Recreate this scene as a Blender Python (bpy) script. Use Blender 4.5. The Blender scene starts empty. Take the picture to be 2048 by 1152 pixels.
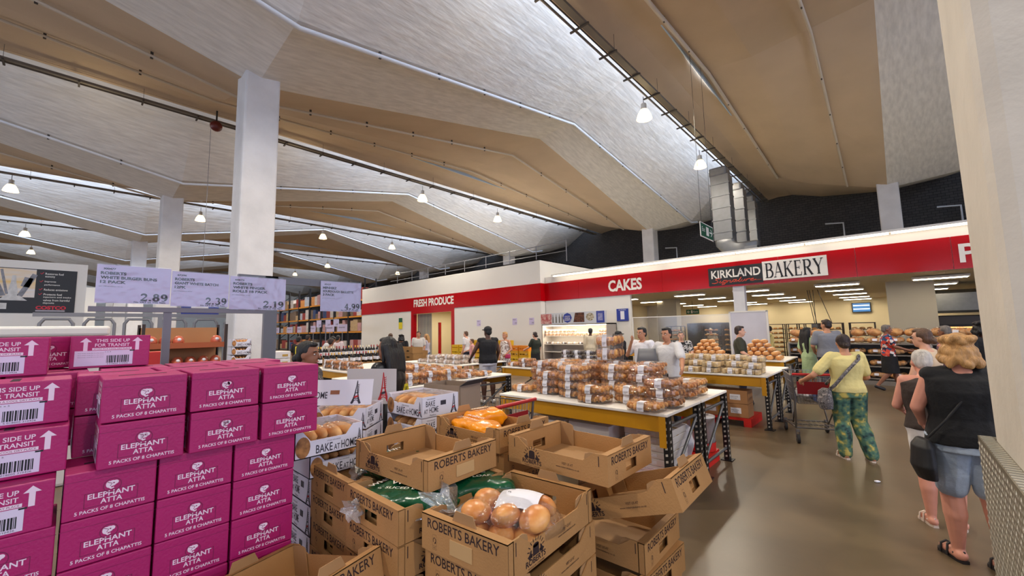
import bpy, bmesh, math, random
from mathutils import Vector, Matrix, noise
from math import sin, cos, pi, radians as R
random.seed(7)
S = bpy.context.scene
C = bpy.context.collection
# ------------------------------------------------------------------ camera
VP1 = (135, 677); VP2 = (1783, 644); EYE = Vector((0, 0, 1.75))
FPX = math.sqrt(-((VP1[0]-1024)*(VP2[0]-1024)+(VP1[1]-576)*(VP2[1]-576)))
def _d(x, y): return Vector(((x-1024)/FPX, -(y-576)/FPX, -1))
_X = (-_d(*VP1)).normalized(); _Y = _d(*VP2); _Y = (_Y-_X*(_X.dot(_Y))).normalized(); _Z = _X.cross(_Y)
WM = Matrix((_X, _Y, _Z))
cam = bpy.data.cameras.new('camera'); co = bpy.data.objects.new('camera', cam); C.objects.link(co)
cam.sensor_fit = 'HORIZONTAL'; cam.sensor_width = 36; cam.lens = 36*FPX/2048; cam.clip_start = .05; cam.clip_end = 400
co.matrix_world = Matrix.Translation(EYE) @ WM.to_4x4()
S.camera = co
def px(x, y, ax, val):
    "world point seen at photo pixel (x, y) on the plane ax = val"
    v = WM @ _d(x, y); i = 'XYZ'.index(ax); t = (val-EYE[i])/v[i]
    return EYE+v*t
# ------------------------------------------------------------------ world, light, exposure
S.view_settings.view_transform = 'Standard'; S.view_settings.look = 'None'; S.view_settings.gamma = 1
S.view_settings.exposure = 0.12
w = bpy.data.worlds.new('world'); S.world = w; w.use_nodes = True
w.node_tree.nodes['Background'].inputs[0].default_value = (.75, .85, 1, 1); w.node_tree.nodes['Background'].inputs[1].default_value = .6
S.cycles.max_bounces = 7; S.cycles.diffuse_bounces = 4; S.cycles.glossy_bounces = 3; S.cycles.transmission_bounces = 3
S.cycles.transparent_max_bounces = 28; S.cycles.caustics_reflective = False; S.cycles.caustics_refractive = False
S.cycles.sample_clamp_indirect = 4; S.cycles.use_denoising = True
KX = [13.4, .4, -11.8, -25.2, -38.4, -51.6, -64.6, -77.6]      # column lines (valleys of the roof)
LIPX = [7.2, -5.8, -18.9, -32., -45., -58., -71.]               # high lips of the slabs, one between each two column lines
LIPZ = 10.45
def area(name, loc, rot, sx, sy, power, col, spread=180):
    l = bpy.data.lights.new(name, 'AREA'); l.shape = 'RECTANGLE'; l.size = sx; l.size_y = sy; l.energy = power; l.color = col; l.spread = R(spread)
    o = bpy.data.objects.new(name, l); C.objects.link(o); o.location = loc; o.rotation_euler = rot; return o
DAY = (.64, .77, 1.0)
for x, segs in ((7.2, [(-20, 30, 26)]), (-5.8, [(-20, 6, 26), (6, 30, 34)]), (-18.9, [(-20, 9, 6), (9, 30, 48)]), (-32., [(-20, 30, 62)]), (-45., [(-20, 30, 56)]), (-58., [(-20, 30, 36)]), (-71., [(-20, 30, 36)])):
    for y0, y1, p in segs:                                       # daylight through the north lights, facing -X
        area('roof_light_daylight', (x+1.45, (y0+y1)/2, 11.6), (R(90), 0, R(90)), y1-y0, 1.7, p*(y1-y0), DAY)
area('shopfront_daylight', (15.8, 0, 4.2), (R(90), 0, R(90)), 34, 6, 1750, (.60, .70, 1))  # unseen fill lamp, added to brighten surfaces facing right
area('entrance_daylight', (-14, -20.7, 3.6), (R(90), 0, 0), 44, 5, 1900, (.72, .80, 1))  # second added fill, behind the camera, for surfaces facing it
LAMPS = [((1288, 225), -6.1), ((1400, 325), -6.1), ((845, 393), -19.1), ((995, 435), -19.1), ((401, 434), -32.), ((646, 471), -32),
         ((784, 492), -32), ((22, 373), -32.), ((50, 465), -45.), ((62, 502), -58), ((655, 530), -45), ((590, 547), -58), ((795, 545), -45)]
LAMPPOS = [px(*p, 'X', x) for p, x in LAMPS] + [Vector((-6.1, 7.5, 9.5)), Vector((-6.1, .5, 9.5)), Vector((-19.1, 6.5, 9.4)), Vector((-19.1, 0, 9.4))]
# ------------------------------------------------------------------ materials
def lin(c):
    return tuple((x/12.92 if x <= .04045 else ((x+.055)/1.055)**2.4) for x in [v/255 for v in c])
MATS = {}
def mat(name, rgb, rough=.6, metal=0., var=0., vscale=4., bump=0., bscale=60., spec=.5, emit=0., stretch=(1, 1, 1), detail=4., var2=None):
    if name in MATS: return MATS[name]
    m = bpy.data.materials.new(name); MATS[name] = m; m.use_nodes = True; nt = m.node_tree; n = nt.nodes; L = nt.links
    b = n['Principled BSDF']; c = (*lin(rgb), 1)
    b.inputs['Base Color'].default_value = c; b.inputs['Roughness'].default_value = rough; b.inputs['Metallic'].default_value = metal
    b.inputs['Specular IOR Level'].default_value = spec
    m.diffuse_color = c
    if emit:
        b.inputs['Emission Color'].default_value = c; b.inputs['Emission Strength'].default_value = emit
    if var or bump:
        tc = n.new('ShaderNodeTexCoord'); mp = n.new('ShaderNodeMapping'); mp.inputs['Scale'].default_value = stretch; L.new(tc.outputs['Object'], mp.inputs[0])
    if var:
        no = n.new('ShaderNodeTexNoise'); no.inputs['Scale'].default_value = vscale; no.inputs['Detail'].default_value = detail; L.new(mp.outputs[0], no.inputs[0])
        r = n.new('ShaderNodeValToRGB'); r.color_ramp.elements[0].position = .32; r.color_ramp.elements[1].position = .68
        c2 = lin(var2) if var2 else None
        r.color_ramp.elements[0].color = (*(c2 if c2 else [x*(1-var) for x in c[:3]]), 1); r.color_ramp.elements[1].color = (*([min(1, x*(1+var*.6)) for x in c[:3]] if not c2 else c[:3]), 1)
        L.new(no.outputs[0], r.inputs[0]); L.new(r.outputs[0], b.inputs['Base Color'])
    if bump:
        nb = n.new('ShaderNodeTexNoise'); nb.inputs['Scale'].default_value = bscale; nb.inputs['Detail'].default_value = 3; L.new(mp.outputs[0], nb.inputs[0])
        bp = n.new('ShaderNodeBump'); bp.inputs['Strength'].default_value = bump; bp.inputs['Distance'].default_value = .02; L.new(nb.outputs[0], bp.inputs['Height']); L.new(bp.outputs[0], b.inputs['Normal'])
    return m
def film(name, tint=(255, 255, 255), fres=.55, refl=.12, white=.06, rough=.12, bump=.25, bscale=30):
    "thin clear plastic film: mostly see-through, with glints and a little milk"
    if name in MATS: return MATS[name]
    m = bpy.data.materials.new(name); MATS[name] = m; m.use_nodes = True; nt = m.node_tree; n = nt.nodes; L = nt.links
    n.remove(n['Principled BSDF']); out = n['Material Output']
    t = n.new('ShaderNodeBsdfTransparent'); t.inputs[0].default_value = (*lin(tint), 1)
    g = n.new('ShaderNodeBsdfGlossy'); g.inputs['Roughness'].default_value = rough
    d = n.new('ShaderNodeBsdfDiffuse'); d.inputs[0].default_value = (.85, .87, .9, 1)
    f = n.new('ShaderNodeLayerWeight'); f.inputs[0].default_value = .35
    tc = n.new('ShaderNodeTexCoord'); no = n.new('ShaderNodeTexNoise'); no.inputs['Scale'].default_value = bscale; L.new(tc.outputs['Object'], no.inputs[0])
    bp = n.new('ShaderNodeBump'); bp.inputs['Strength'].default_value = bump; bp.inputs['Distance'].default_value = .03; L.new(no.outputs[0], bp.inputs['Height']); L.new(bp.outputs[0], g.inputs['Normal'])
    ma = n.new('ShaderNodeMath'); ma.operation = 'MULTIPLY_ADD'; ma.inputs[1].default_value = fres; ma.inputs[2].default_value = refl; L.new(f.outputs['Fresnel'], ma.inputs[0])
    x1 = n.new('ShaderNodeMixShader'); x1.inputs[0].default_value = white; L.new(t.outputs[0], x1.inputs[1]); L.new(d.outputs[0], x1.inputs[2])
    x2 = n.new('ShaderNodeMixShader'); L.new(ma.outputs[0], x2.inputs[0]); L.new(x1.outputs[0], x2.inputs[1]); L.new(g.outputs[0], x2.inputs[2]); L.new(x2.outputs[0], out.inputs[0])
    return m
def pattern(name, cols, scale=9., rough=.8, kind='noise', stretch=(1, 1, 1)):
    "printed cloth: a stepped ramp over noise or voronoi"
    if name in MATS: return MATS[name]
    m = bpy.data.materials.new(name); MATS[name] = m; m.use_nodes = True; nt = m.node_tree; n = nt.nodes; L = nt.links; b = n['Principled BSDF']; b.inputs['Roughness'].default_value = rough
    tc = n.new('ShaderNodeTexCoord'); mp = n.new('ShaderNodeMapping'); mp.inputs['Scale'].default_value = stretch; L.new(tc.outputs['Object'], mp.inputs[0])
    t = n.new('ShaderNodeTexNoise' if kind == 'noise' else 'ShaderNodeTexVoronoi'); t.inputs['Scale'].default_value = scale; L.new(mp.outputs[0], t.inputs[0])
    r = n.new('ShaderNodeValToRGB'); e = r.color_ramp.elements
    lo, hi = (.34, .66) if kind == 'noise' else (.05, .95)
    src = t.outputs[0] if kind == 'noise' else t.outputs['Color']
    r.color_ramp.interpolation = 'EASE' if kind == 'noise' else 'CONSTANT'
    while len(e) < len(cols): e.new(.5)
    for i, c in enumerate(cols):
        e[i].position = lo+(hi-lo)*i/max(1, len(cols)-1)*(1 if kind == 'noise' else .8); e[i].color = (*lin(c), 1)
    L.new(src, r.inputs[0]); L.new(r.outputs[0], b.inputs['Base Color']); m.diffuse_color = (*lin(cols[0]), 1)
    return m
# ------------------------------------------------------------------ mesh builder
class MB:
    def __init__(s): s.v = []; s.f = []; s.mi = []; s.M = Matrix(); s.m = 0; s.sm = []; s.smooth = False
    def add(s, vs, fs):
        o = len(s.v); s.v += [s.M @ Vector(p) for p in vs]
        for f in fs: s.f.append([o+i for i in f]); s.mi.append(s.m); s.sm.append(s.smooth)
        return s
    def box(s, x0, x1, y0, y1, z0, z1):
        return s.add([(x0, y0, z0), (x1, y0, z0), (x1, y1, z0), (x0, y1, z0), (x0, y0, z1), (x1, y0, z1), (x1, y1, z1), (x0, y1, z1)],
                     [(0, 3, 2, 1), (4, 5, 6, 7), (0, 1, 5, 4), (1, 2, 6, 5), (2, 3, 7, 6), (3, 0, 4, 7)])
    def cbox(s, c, d): return s.box(c[0]-d[0]/2, c[0]+d[0]/2, c[1]-d[1]/2, c[1]+d[1]/2, c[2]-d[2]/2, c[2]+d[2]/2)
    def bbox(s, x0, x1, y0, y1, z0, z1, b=.01):
        "box with chamfered edges"
        bm = bmesh.new(); bmesh.ops.create_cube(bm, size=1)
        for v in bm.verts: v.co = Vector(((x0+x1)/2+v.co.x*(x1-x0), (y0+y1)/2+v.co.y*(y1-y0), (z0+z1)/2+v.co.z*(z1-z0)))
        bmesh.ops.bevel(bm, geom=bm.edges[:], offset=b, segments=2, affect='EDGES', profile=.5)
        return s.bm(bm)
    def bm(s, bm):
        bm.verts.index_update(); r = s.add([v.co for v in bm.verts], [[v.index for v in f.verts] for f in bm.faces]); bm.free(); return r
    def quad(s, a, b, c, d): return s.add([a, b, c, d], [(0, 1, 2, 3)])
    def prism(s, pts, t, ax='y', off=0.):
        "closed 2D outline (u, z) extruded by t along ax"
        n = len(pts)
        def P(u, z, d): return (u, d, z) if ax == 'y' else ((d, u, z) if ax == 'x' else (u, z, d))
        vs = [P(u, z, off) for u, z in pts]+[P(u, z, off+t) for u, z in pts]
        return s.add(vs, [list(range(n)), list(range(2*n-1, n-1, -1))]+[(i, (i+1) % n, n+(i+1) % n, n+i) for i in range(n)])
    def tube(s, pts, r, n=8, caps=True):
        pts = [Vector(p) for p in pts]; k = len(pts); rs = r if isinstance(r, (list, tuple)) else [r]*k
        vs = []; up = Vector((0, 0, 1)); sm = s.smooth; prev = None
        for i, p in enumerate(pts):
            t = ((pts[min(i+1, k-1)]-p).normalized()+(p-pts[max(i-1, 0)]).normalized())
            if t.length < 1e-6: t = Vector((0, 0, 1))
            t.normalize()
            if prev is None:
                a = t.cross(up)
                if a.length < .1: a = t.cross(Vector((1, 0, 0)))
            else: a = prev-t*prev.dot(t)
            a.normalize(); prev = a; b = t.cross(a)
            vs += [p+(a*cos(2*pi*j/n)+b*sin(2*pi*j/n))*rs[i] for j in range(n)]
        fs = [(i*n+j, i*n+(j+1) % n, (i+1)*n+(j+1) % n, (i+1)*n+j) for i in range(k-1) for j in range(n)]
        s.smooth = n > 4; s.add(vs, fs)
        s.smooth = False
        if caps: s.add(vs[:n], [list(range(n-1, -1, -1))]); s.add(vs[-n:], [list(range(n))])
        s.smooth = sm; return s
    def lathe(s, prof, n=20, c=(0, 0, 0)):
        vs = [(c[0]+r*cos(2*pi*j/n), c[1]+r*sin(2*pi*j/n), c[2]+z) for r, z in prof for j in range(n)]
        s.smooth = True
        s.add(vs, [(i*n+j, i*n+(j+1) % n, (i+1)*n+(j+1) % n, (i+1)*n+j) for i in range(len(prof)-1) for j in range(n)]); s.smooth = False; return s
    def ell(s, c, r, rot=None, sub=2, nz=0.):
        bm = bmesh.new(); bmesh.ops.create_icosphere(bm, subdivisions=sub, radius=1)
        Q = Matrix.Rotation(rot, 3, 'Z') if isinstance(rot, (int, float)) else rot
        for v in bm.verts:
            p = v.co.copy()
            if nz: p *= 1+nz*noise.noise(p*2.3+Vector(c)*37)
            p = Vector((p.x*r[0], p.y*r[1], p.z*r[2])); p = Q @ p if Q else p; v.co = p+Vector(c)
        s.smooth = True; s.bm(bm); s.smooth = False; return s
    def loft(s, rings, n=16, caps=True, sq=1.):
        "rings: (centre, rx, ry[, 3x3])"
        vs = []
        for rg in rings:
            c, rx, ry = Vector(rg[0]), rg[1], rg[2]; Q = rg[3] if len(rg) > 3 else None
            for j in range(n):
                a = 2*pi*j/n; ca, sa = cos(a), sin(a)
                p = Vector((rx*math.copysign(abs(ca)**sq, ca), ry*math.copysign(abs(sa)**sq, sa), 0)); vs.append(c+(Q @ p if Q else p))
        fs = [(i*n+j, i*n+(j+1) % n, (i+1)*n+(j+1) % n, (i+1)*n+j) for i in range(len(rings)-1) for j in range(n)]
        if caps: fs += [list(range(n-1, -1, -1)), list(range((len(rings)-1)*n, len(rings)*n))]
        s.smooth = True; s.add(vs, fs); s.smooth = False; return s
    def cap(s, a, b, ra, rb, n=10):
        "capsule from a to b, tapering"
        a, b = Vector(a), Vector(b); t = (b-a); L = t.length; t = t/L if L > 1e-6 else Vector((0, 0, 1))
        pts = []; rs = []
        for k in range(4):
            th = pi/2*(1-k/4); pts.append(a-t*ra*sin(th)); rs.append(max(ra*cos(th), .001))
        pts += [a, b]; rs += [ra, rb]
        for k in range(1, 5):
            th = pi/2*k/4; pts.append(b+t*rb*sin(th)); rs.append(max(rb*cos(th), .001))
        return s.tube(pts, rs, n)
    def text(s, o, xd, yd, string, w, h, bold=0., serif=False, slant=0.):
        "flat lettering filling a w x h box whose lower-left corner is o"
        vs, fs = glyphs(string, bold) if not serif else serif_text(string)
        o, xd, yd = Vector(o), Vector(xd), Vector(yd)
        return s.add([o+xd*((x+slant*y*h/w)*w)+yd*(y*h) for x, y in vs], fs)
    def ribbon(s, o, xd, yd, pts, ws):
        o, xd, yd = Vector(o), Vector(xd), Vector(yd); vs, fs = rib2(pts, ws)
        return s.add([o+xd*x+yd*y for x, y in vs], fs)
    def disc(s, o, xd, yd, rx, ry, n=20, r0=0.):
        o, xd, yd = Vector(o), Vector(xd), Vector(yd)
        ring = [o+xd*(rx*cos(2*pi*i/n))+yd*(ry*sin(2*pi*i/n)) for i in range(n)]
        if not r0: return s.add(ring, [list(range(n))])
        inn = [o+xd*(rx*r0*cos(2*pi*i/n))+yd*(ry*r0*sin(2*pi*i/n)) for i in range(n)]
        return s.add(ring+inn, [(i, (i+1) % n, n+(i+1) % n, n+i) for i in range(n)])
    def mesh(s, name, mats):
        me = bpy.data.meshes.new(name); me.from_pydata([tuple(p) for p in s.v], [], s.f)
        for m in (mats if isinstance(mats, (list, tuple)) else [mats]): me.materials.append(m)
        me.polygons.foreach_set('material_index', s.mi); me.polygons.foreach_set('use_smooth', s.sm); me.update(); return me
    def build(s, name, mats, parent=None, loc=None, rz=0.):
        o = bpy.data.objects.new(name, s.mesh(name, mats)); C.objects.link(o)
        if parent: o.parent = parent
        if loc is not None: o.location = loc
        o.rotation_euler = (0, 0, rz); return o
_G = {}
def glyphs(st, bold=0.):
    k = (st, bold)
    if k in _G: return _G[k]
    c = bpy.data.curves.new('t', 'FONT'); c.body = st; c.offset = bold; c.resolution_u = 3
    o = bpy.data.objects.new('t', c); me = o.to_mesh()
    v = [(p.co.x, p.co.y) for p in me.vertices]; f = [list(p.vertices) for p in me.polygons]
    o.to_mesh_clear(); bpy.data.objects.remove(o); bpy.data.curves.remove(c)
    x0 = min(p[0] for p in v); x1 = max(p[0] for p in v); y0 = min(p[1] for p in v); y1 = max(p[1] for p in v)
    _G[k] = ([((x-x0)/(x1-x0), (y-y0)/(y1-y0)) for x, y in v], f); return _G[k]
def rib2(pts, ws):
    if not isinstance(ws, (list, tuple)): ws = [ws]*len(pts)
    P = [Vector(p) for p in pts]; vs = []; n = len(P)
    for i, p in enumerate(P):
        t = (P[min(i+1, n-1)]-P[max(i-1, 0)]); t = t.normalized() if t.length else Vector((1, 0)); q = Vector((-t.y, t.x))*ws[i]/2
        vs += [(p.x+q.x, p.y+q.y), (p.x-q.x, p.y-q.y)]
    return vs, [(2*i, 2*i+1, 2*i+3, 2*i+2) for i in range(n-1)]
def arc(cx, cy, rx, ry, a0, a1, n=12): return [(cx+rx*cos(R(a0+(a1-a0)*i/n)), cy+ry*sin(R(a0+(a1-a0)*i/n))) for i in range(n+1)]
def hump(n, lo, hi): return [lo+(hi-lo)*sin(pi*i/n) for i in range(n+1)]
T_, t_ = .17, .055                                               # thick and thin strokes of the serif face
def _ser(x, y, w=.3): return ([(x-w/2, y), (x+w/2, y)], .05)
SER = {
 'B': (.8, [([(.17, 0), (.17, 1)], T_), _ser(.15, .025), _ser(.15, .975), ([(.17, .97)]+arc(.4, .755, .27, .22, 90, -90)+[(.17, .535)], [t_]+hump(12, t_, T_)+[t_]), ([(.17, .52)]+arc(.42, .275, .33, .25, 90, -90)+[(.17, .025)], [t_]+hump(12, t_, T_)+[t_])]),
 'A': (.95, [([(.12, 0), (.47, 1)], t_), ([(.46, 1), (.83, 0)], T_), ([(.24, .34), (.7, .34)], t_), _ser(.12, .025, .26), _ser(.83, .025, .32)]),
 'K': (.95, [([(.17, 0), (.17, 1)], T_), _ser(.17, .025), _ser(.17, .975), ([(.2, .42), (.78, .98)], t_), _ser(.76, .975, .28), ([(.36, .56), (.83, 0)], T_), _ser(.84, .025, .28)]),
 'E': (.78, [([(.17, 0), (.17, 1)], T_), ([(.04, .025), (.68, .025)], t_), ([(.04, .975), (.64, .975)], t_), ([(.17, .52), (.5, .52)], t_), ([(.66, .02), (.7, .24)], t_), ([(.62, .98), (.64, .78)], t_), ([(.5, .42), (.5, .62)], t_)]),
 'R': (.92, [([(.17, 0), (.17, 1)], T_), _ser(.17, .025), _ser(.15, .975), ([(.17, .97)]+arc(.42, .735, .28, .235, 90, -90)+[(.17, .5)], [t_]+hump(12, t_, T_)+[t_]), ([(.4, .5), (.82, 0)], T_), _ser(.83, .025, .22)]),
 'Y': (.9, [([(.1, .98), (.45, .45)], T_), ([(.78, .98), (.45, .45)], t_), ([(.45, .48), (.45, 0)], T_), _ser(.12, .975), _ser(.78, .975, .26), _ser(.45, .025)]),
 '1': (.5, [([(.26, 0), (.26, 1)], .2), _ser(.26, .03, .42), ([(.05, .84), (.26, .97)], .08)]),
 '2': (.62, [(arc(.3, .7, .2, .24, 175, -30)+[(.08, .07)], hump(12, .12, .24)+[.12]), ([(.04, .1), (.56, .1)], .2), ([(.56, .08), (.58, .27)], .06)]),
 '3': (.62, [(arc(.28, .75, .19, .22, 160, -90), hump(12, .08, .2)), (arc(.28, .28, .22, .25, 90, -160), hump(12, .08, .2))]),
 '4': (.66, [([(.42, 0), (.42, 1)], .2), ([(.40, .96), (.08, .33)], .13), ([(.02, .3), (.62, .3)], .13), _ser(.42, .03, .32)]),
 '8': (.62, [(arc(.3, .755, .165, .19, 0, 360, 18), [.19]*19), (arc(.3, .28, .2, .23, 0, 360, 18), [.21]*19)]),
 '9': (.62, [(arc(.3, .68, .19, .26, 0, 360, 18), [.2]*19), ([(.5, .68), (.5, .4), (.42, .16), (.26, .03), (.1, .08)], [.22, .22, .18, .12, .14])]),
 '.': (.3, [([(.15, 0), (.15, .2)], .2)]), ' ': (.3, []),
}
def serif_text(st):
    if ('ser', st) in _G: return _G[('ser', st)]
    x = 0; vs = []; fs = []
    for ch in st:
        wd, strokes = SER[ch]
        for p, wv in strokes:
            v, f = rib2(p, wv); o = len(vs); vs += [(a+x, b) for a, b in v]; fs += [[o+i for i in q] for q in f]
        x += wd+.06
    _G[('ser', st)] = ([(a/x, b) for a, b in vs], fs); return _G[('ser', st)]
# ------------------------------------------------------------------ things
def thing(name, label, cat, loc=(0, 0, 0), rz=0., group=None):
    o = bpy.data.objects.new(name, None); C.objects.link(o); o.empty_display_size = .05; o.location = loc; o.rotation_euler = (0, 0, rz)
    o['label'] = label; o['category'] = cat
    if group: o['group'] = group
    return o
def tag(o, label, cat, group=None, kind=None):
    o['label'] = label; o['category'] = cat
    if group: o['group'] = group
    if kind: o['kind'] = kind
    return o
def struct(o, label=None):
    o['kind'] = 'structure'
    if label: o['label'] = label; o['category'] = o.name.split('.')[0].split('_')[0]
    return o
KIDS = {}
def note(root, *parts):
    KIDS.setdefault(root.name, []).extend(parts); return root
def copy(root, label, loc, rz=None, group=None):
    "copy of a thing with copies of its parts and sub-parts (mesh data shared)"
    r = root.copy(); C.objects.link(r); r.location = loc; r['label'] = label
    if rz is not None: r.rotation_euler = (0, 0, rz) if not isinstance(rz, (tuple, list)) else rz
    if group: r['group'] = group
    def rec(src, dst):
        for ch in ALLKIDS.get(src.name, ()):
            c = ch.copy(); C.objects.link(c); c.parent = dst; rec(ch, c)
    rec(root, r); return r
ALLKIDS = {}
def index_kids():
    ALLKIDS.clear()
    for o in C.objects:
        if o.parent: ALLKIDS.setdefault(o.parent.name, []).append(o)
class Maker:
    "builds a thing once, then copies it"
    def __init__(s, fn): s.fn = fn; s.o = None
    def __call__(s, label, loc, rz=0., group=None):
        if s.o is None:
            s.o = s.fn(); index_kids(); r = s.o; r.location = loc; r.rotation_euler = (0, 0, rz) if not isinstance(rz, (tuple, list)) else rz; r['label'] = label
            if group: r['group'] = group
            return r
        return copy(s.o, label, loc, rz, group)
ORD = ['first', 'second', 'third', 'fourth', 'fifth', 'sixth', 'seventh', 'eighth', 'ninth', 'tenth', 'eleventh', 'twelfth', 'thirteenth', 'fourteenth', 'fifteenth', 'sixteenth']
TMPS = bpy.data.scenes.new('scratch')
def solid(mb, voxel, smooth=4, name='t', push=0., pscale=9., stretch=(1, 1, 1)):
    "fuse overlapping closed shapes into one continuous surface; returns a mesh"
    o = bpy.data.objects.new('tmp', mb.mesh('tmp', [])); TMPS.collection.objects.link(o)
    m = o.modifiers.new('r', 'REMESH'); m.mode = 'VOXEL'; m.voxel_size = voxel; m.use_smooth_shade = True
    if smooth:
        q = o.modifiers.new('s', 'SMOOTH'); q.iterations = smooth; q.factor = .5
    with bpy.context.temp_override(scene=TMPS, view_layer=TMPS.view_layers[0]):
        me = bpy.data.meshes.new_from_object(o.evaluated_get(bpy.context.evaluated_depsgraph_get()))
    bpy.data.objects.remove(o); me.name = name
    if push:
        k = len(me.vertices); co_ = [0.]*(3*k); no_ = [0.]*(3*k); me.vertices.foreach_get('co', co_); me.vertices.foreach_get('normal', no_)
        for i in range(0, 3*k, 3):
            d = push*noise.noise(Vector((co_[i]*stretch[0], co_[i+1]*stretch[1], co_[i+2]*stretch[2]))*pscale)
            co_[i] += no_[i]*d; co_[i+1] += no_[i+1]*d; co_[i+2] += no_[i+2]*d
        me.vertices.foreach_set('co', co_); me.update()
    me.polygons.foreach_set('use_smooth', [True]*len(me.polygons)); return me
def mobj(name, me, m, parent=None, loc=None):
    o = bpy.data.objects.new(name, me); C.objects.link(o)
    me.materials.clear(); me.materials.append(m)
    if parent: o.parent = parent
    if loc is not None: o.location = loc
    return o
# ------------------------------------------------------------------ large structure
M_CONC = mat('painted_concrete', (214, 212, 212), .75, var=.10, vscale=1.5, bump=.15, bscale=18)
M_SLAB = mat('roof_slab_concrete', (198, 176, 150), .85, var=.07, vscale=.6, bump=.1, bscale=25)  # concrete tone with some warm bounce light put into the tan
M_BOARD = mat('board_marked_concrete', (226, 222, 216), .85, var=.13, vscale=4., stretch=(2.4, .010, 2.4), bump=1., bscale=3.4, detail=3.)
M_FLOOR = mat('polished_concrete_floor', (104, 88, 66), .32, var=.28, vscale=.9, bump=.02, bscale=6, detail=8)
M_WHITE = mat('white_wall_panel', (230, 226, 218), .55, var=.03, vscale=.5)
M_CREAM = mat('cream_wall_panel', (226, 212, 178), .6, var=.05, vscale=.7)
M_RED = mat('glossy_red_fascia', (178, 3, 14), .14, spec=.35)
M_BLACK = mat('black_paint', (22, 21, 22), .45)
M_DARK = mat('dark_void', (30, 29, 30), .8)
M_STEEL = mat('galvanised_steel', (122, 123, 124), .45, metal=.7, var=.1, vscale=6)
M_GREY = mat('grey_paint', (120, 120, 126), .5)
M_PIPE = mat('white_pipe', (225, 228, 234), .4)
M_DPIPE = mat('grey_pipe', (90, 92, 96), .5)
M_TRAY = mat('grey_cable_tray', (112, 106, 98), .5, metal=.4)
M_PAPER = mat('white_paper', (232, 230, 236), .6)
M_LILAC = mat('lilac_price_card', (206, 194, 226), .35, spec=.5)
M_INK = mat('black_ink', (26, 24, 30), .6)
M_WHITEINK = mat('white_lettering', (238, 232, 222), .5)
M_TUBE = mat('lit_lamp_tube', (255, 244, 222), .5, emit=3.2)
M_PANEL = mat('lit_ceiling_panel', (255, 238, 205), .5, emit=23.)
M_LAMPGLASS = mat('glowing_lamp_glass', (255, 226, 168), .4, emit=3.2)
M_BULB = mat('lamp_bulb', (255, 246, 225), .4, emit=30.)

X0, X1, YA, YB = -92, 16, -21, 33
struct(MB().box(X0, X1, YA, YB, -.2, 0).build('floor', M_FLOOR))
def zlow(y):
    u = ((y-3.05) % 24.0)/24.0; return 8.3+2.65*(1-abs(2*u-1))
YS = sorted(set([YA, -20.95, -8.95, 3.05, 15.05, 27.05, YB]+[YA+1.5*i for i in range(37)]))
YS = [y for i, y in enumerate(YS) if i == 0 or y-YS[i-1] > .2]
slab = MB(); board = MB()
slab.smooth = False
LL = LIPX+[-84.]
for k, xc in enumerate(KX):
    edge = [(xc, y, zlow(y)) for y in YS]
    if k < len(LL):                                              # smooth slab from the lip on the left down to this column line
        xl = LL[k]; n = 8
        for i in range(len(YS)-1):
            for j in range(n):
                def P(ii, t): e = edge[ii]; return (xl+(e[0]-xl)*t, YS[ii], LIPZ+(e[2]-LIPZ)*t+.28*sin(pi*min(1, t*2.2))*(t < .4546))
                a, b = j/n, (j+1)/n
                slab.quad(P(i, a), P(i+1, a), P(i+1, b), P(i, b))
        slab.box(xl-.12, xl+.02, YA, YB, LIPZ-.02, LIPZ+.3)
    xr = LL[k-1] if k else xc+7                                  # board-marked soffit, then the slope up to the roof light
    for i in range(len(YS)-1):
        y, y2 = YS[i], YS[i+1]
        def Q(yy):
            z = zlow(yy); f = (z-8.3)/2.65
            xf = xc+2.85-.85*f; return [(xc, yy, z), (xf, yy, z+.25-.1*f), (xr+1.75, yy, 13.1)]
        a, b = Q(y), Q(y2)
        board.quad(a[0], b[0], b[1], a[1])
        n = 6
        for j in range(n):
            l = lambda p, q, t: tuple(p[i]+(q[i]-p[i])*t for i in range(3))
            board.quad(l(a[1], a[2], j/n), l(b[1], b[2], j/n), l(b[1], b[2], (j+1)/n), l(a[1], a[2], (j+1)/n))
struct(slab.build('ceiling', M_SLAB)); struct(board.build('ceiling', M_BOARD))
for i, x in enumerate(LIPX):
    g = MB().box(x+1.5, x+1.54, YA, YB, LIPZ+.2, 13.); struct(g.build('window_%d' % (i+1), mat('roof_light_glazing', (190, 214, 240), .3)))
# outer walls
struct(MB().box(X0-.2, X0, YA, YB, 0, 13).build('wall_left', M_WHITE))
struct(MB().box(X1, X1+.2, YA, YB, 0, 13).build('wall_right', M_WHITE))
struct(MB().box(X0, X1, YA-.2, YA, 0, 13).build('wall_front', M_WHITE))
bm = mat('dark_brick', (84, 80, 80), .9)
nt = bm.node_tree; bt = nt.nodes.new('ShaderNodeTexBrick'); bt.inputs['Color1'].default_value = (.07, .065, .065, 1); bt.inputs['Color2'].default_value = (.05, .048, .05, 1); bt.inputs['Mortar'].default_value = (.02, .02, .02, 1); bt.inputs['Scale'].default_value = 1.6
tc = nt.nodes.new('ShaderNodeTexCoord'); mp = nt.nodes.new('ShaderNodeMapping'); mp.inputs['Rotation'].default_value = (R(90), 0, 0); nt.links.new(tc.outputs['Object'], mp.inputs[0]); nt.links.new(mp.outputs[0], bt.inputs[0]); nt.links.new(bt.outputs[0], nt.nodes['Principled BSDF'].inputs[0])
struct(MB().box(X0, X1, YB, YB+.2, 0, 13).build('wall_back', bm))
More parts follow.
